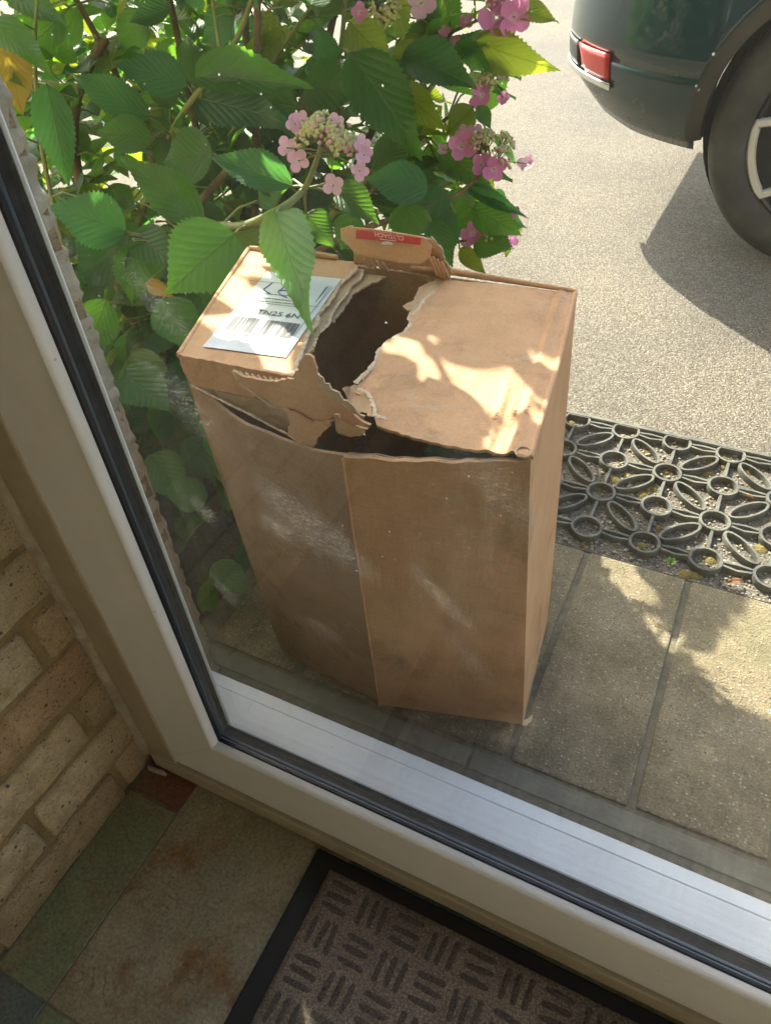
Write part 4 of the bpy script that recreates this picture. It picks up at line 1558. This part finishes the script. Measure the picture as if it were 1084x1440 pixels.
def stem(pts, r0, r1, mat):
    P_ = []
    for i in range(len(pts) - 1):
        for k in range(4): P_.append(Vector(pts[i]).lerp(Vector(pts[i + 1]), k / 4))
    P_.append(Vector(pts[-1]))
    # relax the corners
    for _ in range(3):
        P_ = [P_[0]] + [(P_[i - 1] + P_[i] * 2 + P_[i + 1]) / 4 for i in range(1, len(P_) - 1)] + [P_[-1]]
    n_ = len(P_)
    MB().tube(P_, [r0 + (r1 - r0) * i / (n_ - 1) for i in range(n_)], 7).build('stem', M[mat], hy_, smooth=60)
    STEMS.extend(P_)


stem(stem_pts([(365, -30, .97), (335, 55, .93), (312, 92, .92), (262, 150, .90), (235, 200, .90), (215, 260, .87), (160, 400, .78)]), .0042, .009, 'stem_green')
stem(stem_pts([(296, -20, .97), (305, 40, .94), (312, 92, .92)], False), .0028, .0036, 'stem_green')
stem(stem_pts([(345, 97, .90), (312, 92, .92)], False), .0022, .0026, 'stem_green')
stem(stem_pts([(150, 55, 1.0), (112, 118, .96), (102, 190, .93), (118, 300, .85)]), .008, .012, 'stem_wood')
stem(stem_pts([(345, 215, .80), (300, 260, .80), (235, 340, .78), (180, 450, .74)]), .006, .009, 'stem_wood')
stem(stem_pts([(452, 205, .60), (440, 240, .605), (430, 265, .61), (408, 286, .56), (385, 300, .50), (340, 322, .52), (302, 314, .60), (262, 360, .70)]), .0034, .008, 'stem_green')
stem(stem_pts([(430, 265, .61), (445, 262, .612), (458, 258, .614)], False), .0022, .0016, 'stem_green')
stem(stem_pts([(395, 290, .52), (388, 300, .485)], False), .002, .002, 'stem_green')
stem(stem_pts([(690, 225, 1.0), (664, 258, .97), (632, 282, .94), (560, 305, .88), (470, 335, .80), (380, 400, .74)]), .0028, .008, 'stem_wood')
stem(stem_pts([(715, 20, 1.1), (655, 62, 1.07), (600, 128, 1.03), (560, 200, .98), (470, 300, .88), (350, 420, .78)]), .003, .009, 'stem_green')
stem(stem_pts([(486, -30, 1.04), (482, 55, 1.0), (474, 88, .98), (428, 210, .92), (335, 380, .79)]), .0035, .007, 'stem_green')
stem(stem_pts([(665, 335, 1.0), (625, 345, .95), (545, 352, .86), (430, 420, .76)]), .0025, .007, 'stem_wood')
stem(stem_pts([(630, 165, 1.06), (606, 182, 1.04), (565, 215, 1.0), (480, 320, .88)], False), .003, .006, 'stem_wood')
stem(stem_pts([(55, -20, .92), (48, 60, .88), (55, 200, .82), (90, 350, .76), (130, 480, .72)]), .003, .007, 'stem_green')
stem(stem_pts([(460, -20, 1.02), (400, 60, 1.0), (360, 130, .97), (300, 230, .9)], False), .003, .005, 'stem_green')
stem(stem_pts([(625, 50, 1.1), (668, 30, 1.1), (715, 10, 1.1)], False), .003, .002, 'stem_green')
for tx, ty, tz in ((-.30, .92, 1.18), (-.02, 1.02, 1.20), (.14, 1.14, 1.0), (-.62, .95, 1.20), (-.15, .75, 1.15), (-.85, .85, 1.0)):
    q = Vector((tx, ty, tz))
    stem([q, q.lerp(HB, .3) + Vector((-.03, .22, .06)), q.lerp(HB, .7) + Vector((-.02, .20, .03)), HB + Vector((R.uniform(-.1, .1), R.uniform(-.05, .1), 0))], .004, .010, 'stem_wood')


def petiole_target(p):
    return min(STEMS, key=lambda s: (s - p).length_squared)


PET = MB()


def petiole(base, maxd=.16):
    s = petiole_target(base)
    d = (s - base).length
    if d < maxd and d > .004:
        mid = s.lerp(base, .5) + Vector((0, 0, .1 * d))
        PET.tube([s, mid, base], [.0022, .0019, .0016], 6, cap=False)


# leaves seen in the picture: base px, tip px, width px, depth at base, depth at tip, kind, shape, tilt
KEY = [
    (330, 328, 234, 412, 112, .50, .385, 'leaf', 5, .35), (387, 300, 434, 432, 76, .48, .30, 'leaf', 0, .3), (412, 262, 291, 217, 56, .61, .58, 'leaf_blue', 2, .5),
    (286, 314, 172, 216, 62, .66, .62, 'leaf', 1, .45), (211, 166, 92, 96, 52, .88, .82, 'leaf_blue', 0, .5), (264, 120, 158, 78, 62, .90, .83, 'leaf_blue', 3, .5),
    (276, 108, 432, 116, 60, .91, .86, 'leaf', 2, .35), (282, 140, 402, 165, 66, .88, .84, 'leaf_blue', 0, .5), (492, 74, 592, 214, 84, .90, .84, 'leaf', 0, .25),
    (602, 266, 514, 250, 60, .80, .76, 'leaf_blue', 5, .5), (472, 262, 532, 312, 46, .62, .60, 'leaf', 2, .4), (575, 284, 574, 350, 56, .80, .76, 'leaf', 0, .2),
    (655, 262, 742, 306, 22, .98, .96, 'leaf_blue', 4, .2), (664, 292, 730, 326, 50, .97, .94, 'leaf', 0, .3), (668, 334, 722, 350, 52, .99, .97, 'leaf', 5, .3),
    (606, 312, 636, 374, 40, .88, .84, 'leaf', 1, .3), (664, 56, 776, 104, 54, 1.08, 1.06, 'leaf_lime', 3, -.2), (566, 78, 668, 118, 66, 1.0, .95, 'leaf_blue', 2, .6),
    (718, 8, 782, 26, 34, 1.12, 1.1, 'leaf_lime', 1, .2), (2, 50, 32, 162, 62, .80, .76, 'leaf_yellow', 5, .2), (-12, 28, 68, 92, 46, .80, .77, 'leaf', 0, .5),
    (-8, 92, 26, 112, 24, .80, .77, 'leaf', 0, .4), (66, 118, 96, 262, 54, .80, .74, 'leaf_blue', 4, .2), (178, 326, 68, 284, 78, .62, .55, 'leaf_blue', 3, .4), (184, 330, 96, 402, 78, .62, .56, 'leaf_blue', 1, .4),
    (214, 194, 136, 186, 52, .84, .80, 'leaf', 5, .4), (300, 215, 225, 225, 78, .80, .76, 'leaf', 0, .35), (198, 338, 186, 428, 66, .62, .58, 'leaf', 5, .2), (188, 332, 254, 372, 56, .63, .60, 'leaf', 2, .3),
    (466, 92, 446, 32, 36, .97, .95, 'leaf_blue', 2, .4), (428, 122, 515, 128, 66, .93, .90, 'leaf', 4, .2), (492, 30, 552, 96, 62, 1.0, .96, 'leaf_lime', 2, -.1), (556, -12, 566, 58, 34, 1.04, 1.0, 'leaf_lime', 1, 0),
    (388, 22, 362, 62, 44, 1.04, 1.0, 'leaf_lime', 0, -.2), (408, 38, 350, 98, 34, 1.02, .99, 'leaf_lime', 5, -.2), (350, 100, 372, 40, 30, 1.0, .98, 'leaf_lime', 3, -.1), (228, 272, 266, 308, 28, .70, .68, 'leaf_yellow', 5, .1), (206, 398, 244, 416, 22, .58, .57, 'leaf_yellow', 0, .2),
    (296, 812, 290, 880, 30, .30, .28, 'leaf', 0, .2), (300, 792, 350, 836, 44, .33, .31, 'leaf', 5, .3), (292, 700, 228, 690, 50, .38, .34, 'leaf', 0, .3), (250, 770, 300, 720, 50, .42, .38, 'leaf', 5, .3),
    (150, 420, 120, 500, 60, .50, .45, 'leaf', 2, .2), (230, 420, 270, 492, 66, .52, .48, 'leaf', 0, .3), (170, 520, 240, 580, 72, .46, .42, 'leaf', 5, .3), (210, 640, 260, 700, 64, .40, .37, 'leaf', 0, .3),
    (90, 20, 40, 66, 46, .95, .90, 'leaf', 0, .3), (20, -5, 90, 30, 46, .95, .9, 'leaf', 2, .4), (110, 12, 80, 78, 40, .98, .95, 'leaf', 5, .2), (210, 20, 160, 70, 48, 1.0, .96, 'leaf', 0, .3), (240, 12, 180, 30, 36, 1.0, .96, 'leaf_blue', 2, .4),
    (588, 60, 545, 100, 40, 1.02, 1.0, 'leaf_lime', 1, -.2), (640, 60, 690, 96, 30, 1.06, 1.04, 'leaf', 3, .2), (560, 120, 620, 180, 46, .98, .95, 'leaf_lime', 3, -.1), (598, 330, 576, 388, 36, .90, .86, 'leaf', 1, .2),
    (640, 300, 604, 374, 44, .92, .88, 'leaf_blue', 0, .2), (646, 350, 682, 384, 26, .98, .96, 'leaf_lime', 1, .1), (430, 300, 470, 345, 46, .68, .66, 'leaf', 0, .2), (500, 300, 480, 352, 46, .72, .70, 'leaf', 5, .2),
    (400, 262, 352, 250, 40, .68, .66, 'leaf', 4, .3), (364, 282, 398, 262, 40, .66, .65, 'leaf', 0, .3), (630, 268, 560, 330, 60, .92, .88, 'leaf_blue', 5, .3), (618, 210, 690, 262, 48, 1.0, .97, 'leaf', 1, .2), (665, 150, 628, 190, 40, 1.03, 1.0, 'leaf_lime', 0, -.2),
    (672, 148, 690, 182, 22, 1.0, .99, 'leaf', 5, .4), (330, 20, 280, 60, 44, .97, .95, 'leaf_blue', 1, .3), (420, 150, 345, 130, 44, .95, .92, 'leaf', 5, .4), (440, 200, 372, 150, 36, .90, .88, 'leaf_blue', 2, .6),
]
KEYC = []
for (bx_, by_, tx_, ty_, w, yb, yt, mk, sh, tilt) in KEY:
    b, t_ = aty(bx_, by_, yb), aty(tx_, ty_, yt)
    c = b.lerp(t_, .5)
    d = (c - CAM).length
    view = (CAM - c).normalized()
    nrm = view + Vector((0, 0, tilt)) + Vector((R.uniform(-.2, .2), R.uniform(-.1, .1), R.uniform(-.1, .1)))
    wm = w * (c - CAM).dot(RF) / F
    leaf(b, t_, wm, nrm, mk, sh)
    petiole(b)
    KEYC.append(((bx_ + tx_) / 2, (by_ + ty_) / 2, math.hypot(bx_ - tx_, by_ - ty_) * .5, (c - CAM).dot(RF)))

# sunlit spots seen on the box, the paving and the mat: keep the light's way to them open
LIT = [(368, 484, TZ, .030), (345, 470, TZ, .026), (400, 488, TZ, .026), (362, 376, TZ, .026), (330, 440, TZ, .024), (424, 505, TZ, .022), (600, 492, TZ, .022), (560, 497, TZ, .022), (580, 525, TZ, .022), (640, 505, TZ, .012),
       (690, 545, TZ, .012), (704, 575, TZ, .014), (740, 480, TZ, .010), (752, 510, TZ, .008), (735, 590, TZ, .012), (668, 420, TZ, .006),
       (862, 795, -.05, .014), (878, 815, -.05, .018), (895, 842, -.05, .016), (932, 892, -.05, .014), (955, 915, -.05, .014), (985, 945, -.05, .020), (1010, 968, -.05, .018), (1035, 992, -.05, .018), (1065, 890, -.05, .034), (1045, 930, -.05, .02), (1075, 850, -.05, .02), (1010, 1068, -.05, .012), (1022, 1132, -.05, .008), (1075, 990, -.05, .02),
       (511, 1392, .0, .004)]
LITP = [(atz(a, b, z), r) for a, b, z, r in LIT]


def blocks_light(c, rad):
    for p, r in LITP:
        v = c - p
        t = v.dot(SUN_DIR)
        if t > 0 and (v - SUN_DIR * t).length < r + rad: return True
    # driveway and far mat stay sunny: nothing beyond this diagonal of the sun's path
    return False


def in_bush(c):
    # rounded crown over the bed, leaning out over the driveway
    q = Vector(((c.x + .42) / .72, (c.y - .90) / .46, (c.z - .52) / .66))
    return q.length


def try_leaf(c, spread=.5):
    L = R.uniform(.068, .135)
    outv = (c - Vector((-.42, .85, .35))).normalized()
    d = (outv + Vector((R.gauss(0, spread), R.gauss(0, spread), R.gauss(-.25, .4)))).normalized()
    nrm = (Vector((0, 0, 1)) + outv * .6 + Vector((R.gauss(0, .35), R.gauss(0, .35), 0))).normalized()
    b, t_ = c - d * L * .5, c + d * L * .5
    w = L * R.uniform(.52, .68)
    if blocks_light(c, L * .20): return False
    ax, ay, dep = proj(c)
    m_ = L * F / dep * .5
    vis = -60 < ax < 1150 and -m_ < ay < 1500
    if vis:
        if ax > 760 - m_ * .9: return False
        if ax > 540 and ay > 330: return False
        for (kx, ky, kr, kd) in KEYC:
            if dep < kd + .02 and math.hypot(ax - kx, ay - ky) < kr + m_: return False
    if c.y < .62 and c.x > -.17 and .30 < c.z < .80: return False
    if c.y < .60 and c.x > -.085 and c.z < .80: return False
    if c.y < .235: return False
    r_ = R.random()
    mk = 'leaf' if r_ < .54 else 'leaf_blue' if r_ < .74 else 'leaf_lime' if r_ < .992 else 'leaf_yellow'
    leaf(b, t_, w, nrm, mk, part=vis)
    if vis: petiole(b, .12)
    return True


def fill(n, gen, tries=20000):
    k = 0
    while k < n and tries:
        tries -= 1
        c = gen()
        if c is not None and try_leaf(c): k += 1
    return k


def gen_view():
    # depth of the crown behind the leaves placed by eye, thinning towards the right
    ax = R.uniform(-40, 720)
    ay = R.uniform(-40, 480)
    y = R.uniform(.86, 1.32) if ax > 330 else R.uniform(.80, 1.95)
    c = aty(ax, ay, y)
    if c.z < .03 or c.x + c.y > 1.30: return None
    if ax > 330 and R.random() < .45: return None
    return c


def gen_low():
    c = Vector((R.uniform(-.70, -.08), R.uniform(.24, .72), R.uniform(-.02, .46)))
    if c.x > -.2 and c.z > .3: return None
    return c


def gen_shade():  # unseen crown leaves added up the sun's path to shade box, paving, sill, porch
    k = R.random()
    if k < .27: p = TFL.lerp(TFR, R.random()).lerp(TBL.lerp(TBR, R.random()), R.random())
    elif k < .62: p = Vector((R.uniform(.25, 1.15), R.uniform(.2, .69), -.05))
    elif k < .72: p = Vector((R.uniform(.3, 1.0), R.uniform(.69, 1.1), -.06))
    elif k < .86: p = Vector((R.uniform(.04, 1.3), R.uniform(-.01, .09), .14))
    elif k < .95: p = Vector((R.uniform(.1, 1.0), R.uniform(-.45, 0), 0))
    else: p = Vector((0, 0, 0))
    if k >= .95 or R.random() < .22: p = aty(R.uniform(10, 360), R.uniform(120, 640), R.uniform(.5, .8))
    if p.x + p.y > 1.37: return None
    z = R.uniform(.80, 1.40)
    c = p + SUN_DIR * ((z - p.z) / SUN_DIR.z)
    if c.x > .30: return None
    if proj(c)[1] > -20 and c.z < .93: return None
    return c


print('fill', fill(620, gen_view), fill(380, gen_low), fill(1300, gen_shade), fill(900, gen_view, 40000))
PET.build('petiole', M['stem_green'], hy_, smooth=60)['kind'] = 'stuff'
for k, sb in stuff_leaves.items():
    if sb.v:
        me = bpy.data.meshes.new('foliage')
        off = world_pos(hy_)
        me.from_pydata([tuple(Vector(p) - off) for p in sb.v], [], sb.f)
        uvl = me.uv_layers.new(name='UVMap')
        src = LEAFM[k][0]
        suv = [0] * len(src.vertices)
        for p in src.polygons:
            for li, vi in zip(p.loop_indices, p.vertices): suv[vi] = tuple(src.uv_layers[0].data[li].uv)
        nv = len(src.vertices)
        for p in me.polygons:
            p.use_smooth = True
            for li, vi in zip(p.loop_indices, p.vertices): uvl.data[li].uv = suv[vi % nv]
        me.materials.append(M[k])
        o = bpy.data.objects.new('foliage', me)
        link(o, hy_)
        o['kind'] = 'stuff'


# flowers
def floret_mesh(seed, mat):
    rnd = random.Random(seed)
    vs_, fs, uvs = [], [], []
    for k in range(4):
        a0 = k * math.pi / 2 + rnd.uniform(-.12, .12)
        sz = rnd.uniform(.88, 1.1)
        n0 = len(vs_)
        for i in range(7):
            t = .06 + .95 * i / 6
            hw = (.44 * math.sqrt(max(0, 1 - ((t - .58) / .435) ** 2)) + .03) * sz
            for s in (-1, -.4, .4, 1):
                x, y = t * sz, s * hw
                z = .20 * t * t + .12 * abs(s) * t + .05 * math.sin(t * 7 + k * 2 + seed) * s - .03 * (k % 2)
                vs_.append((x * math.cos(a0) - y * math.sin(a0), x * math.sin(a0) + y * math.cos(a0), z))
                uvs.append((.5 + .5 * s, t))
        for i in range(6):
            for j in range(3):
                a = n0 + i * 4 + j
                fs.append((a, a + 1, a + 5, a + 4))
    me = bpy.data.meshes.new('floret')
    me.from_pydata(vs_, [], fs)
    uvl = me.uv_layers.new(name='UVMap')
    for p in me.polygons:
        p.use_smooth = True
        for li, vi in zip(p.loop_indices, p.vertices): uvl.data[li].uv = uvs[vi]
    me.materials.append(mat)
    return me


FLP = [floret_mesh(s, M['pink']) for s in range(3)]
FLL = [floret_mesh(s + 9, M['palepink']) for s in range(3)]


def flower(cpx, cpy, cy_, rpx, nrm, florets, nb=150, flat=.45, stretch=1.0):
    c = aty(cpx, cpy, cy_)
    dep = (c - CAM).dot(RF)
    Rr = rpx * dep / F
    n_ = Vector(nrm).normalized()
    x = n_.orthogonal().normalized()
    y = n_.cross(x)
    m, m2 = MB(), MB()
    t = (1 + 5 ** .5) / 2
    ico = [Vector(v).normalized() for v in ((-1, t, 0), (1, t, 0), (-1, -t, 0), (1, -t, 0), (0, -1, t), (0, 1, t), (0, -1, -t), (0, 1, -t), (t, 0, -1), (t, 0, 1), (-t, 0, -1), (-t, 0, 1))]
    icf = [(0, 11, 5), (0, 5, 1), (0, 1, 7), (0, 7, 10), (0, 10, 11), (1, 5, 9), (5, 11, 4), (11, 10, 2), (10, 7, 6), (7, 1, 8), (3, 9, 4), (3, 4, 2), (3, 2, 6), (3, 6, 8), (3, 8, 9), (4, 9, 5), (2, 4, 11), (6, 2, 10), (8, 6, 7), (9, 8, 1)]
    subs = [(R.uniform(0, 6.28), R.uniform(.35, .72)) for _ in range(7)]
    stalks = MB()
    for k in range(nb):
        a, rr = subs[k % 7]
        sub = Vector((math.cos(a) * rr, math.sin(a) * rr, 0))
        q = Vector((R.gauss(0, .17), R.gauss(0, .17), 0)) + sub
        if q.length > 1: q *= 1 / q.length
        h = flat * (1 - q.length ** 2) + .14 * (1 - ((q - sub).length / .35) ** 2 if (q - sub).length < .35 else 0) + R.uniform(-.05, .05)
        p = c + x * (q.x * Rr) + y * (q.y * Rr) + n_ * (h * Rr)
        s = R.uniform(.0026, .0040)
        (m2 if R.random() < .22 else m).add([p + v * s for v in ico], icf)
        if k % 2 == 0:
            j = c + x * (sub.x * Rr * .6) + y * (sub.y * Rr * .6) - n_ * (.2 * Rr)
            stalks.tube([j, p], [.0008, .0005], 4, cap=False)
    for a, rr in subs:
        sub = c + x * (math.cos(a) * rr * Rr * .6) + y * (math.sin(a) * rr * Rr * .6) - n_ * (.2 * Rr)
        stalks.tube([c - n_ * (.7 * Rr), sub], [.0018, .0012], 5, cap=False)
    hd = m.build('flower_head', M['bud'], hy_, smooth='all')
    hd['kind'] = 'stuff'
    m2.build('pink_buds', M['budpink'], hd, smooth='all')['kind'] = 'stuff'
    stalks.build('flower_stalks', M['stem_green'], hd)['kind'] = 'stuff'
    for (fx, fy, size, fd, pale) in florets:
        p = aty(fx, fy, fd)
        dd = (p - CAM).dot(RF)
        s = size * dd / F * .6
        vn = (CAM - p).normalized() + Vector((R.uniform(-.5, .5), R.uniform(-.3, .3), R.uniform(-.1, .6)))
        q = vn.to_track_quat('Z', 'Y').to_matrix().to_4x4()
        mt = Matrix.Translation(p) @ q @ Matrix.Rotation(R.uniform(0, 1.5), 4, 'Z') @ Matrix.Scale(s, 4)
        put('floret', R.choice(FLL if pale else FLP), mt, hd)
        stq = MB().tube([c - n_ * (.4 * Rr), (c + p) * .5 - n_ * (.1 * Rr), p], [.0012, .0010, .0008], 5, cap=False)
        stq.build('floret_stalk', M['stem_green'], hd)


flower(462, 206, .60, 50, (.25, -.75, .75), [(404, 208, 25, .585, 1), (420, 226, 27, .58, 1), (414, 174, 22, .60, 1), (424, 168, 20, .605, 1), (472, 172, 22, .61, 1), (509, 204, 22, .60, 1), (512, 218, 22, .595, 1), (506, 240, 24, .59, 1), (469, 261, 26, .58, 1)], 330, .5)
flower(690, 218, 1.0, 42, (.35, -.35, .85), [(648, 206, 34, .98, 0), (676, 232, 28, .985, 0), (694, 238, 30, .98, 0), (652, 188, 22, 1.0, 1), (668, 186, 20, 1.01, 1), (740, 230, 22, 1.01, 1), (622, 210, 14, .98, 1)], 210, .5)
flower(690, 105, 1.08, 30, (.3, -.6, .6), [(677, 134, 32, 1.06, 0), (707, 103, 16, 1.08, 1), (708, 138, 16, 1.07, 0), (640, 60, 16, 1.08, 0)], 110, .4)
flower(545, 8, 1.0, 34, (.2, -.7, .6), [(506, 18, 22, .98, 0), (592, 4, 40, 1.0, 1)], 140, .4)
flower(705, -12, 1.12, 40, (.3, -.5, .7), [(698, 24, 46, 1.09, 0), (722, 24, 42, 1.09, 0), (690, -4, 28, 1.1, 0), (655, 30, 18, 1.1, 0), (625, 44, 14, 1.08, 0)], 90, .4)
flower(690, 330, 1.0, 22, (.3, -.5, .6), [(664, 329, 30, .99, 0), (700, 328, 18, 1.0, 0), (718, 336, 20, 1.0, 0), (720, 298, 18, 1.01, 0), (690, 278, 14, 1.01, 0), (655, 344, 14, 1.0, 0)], 40, .4)
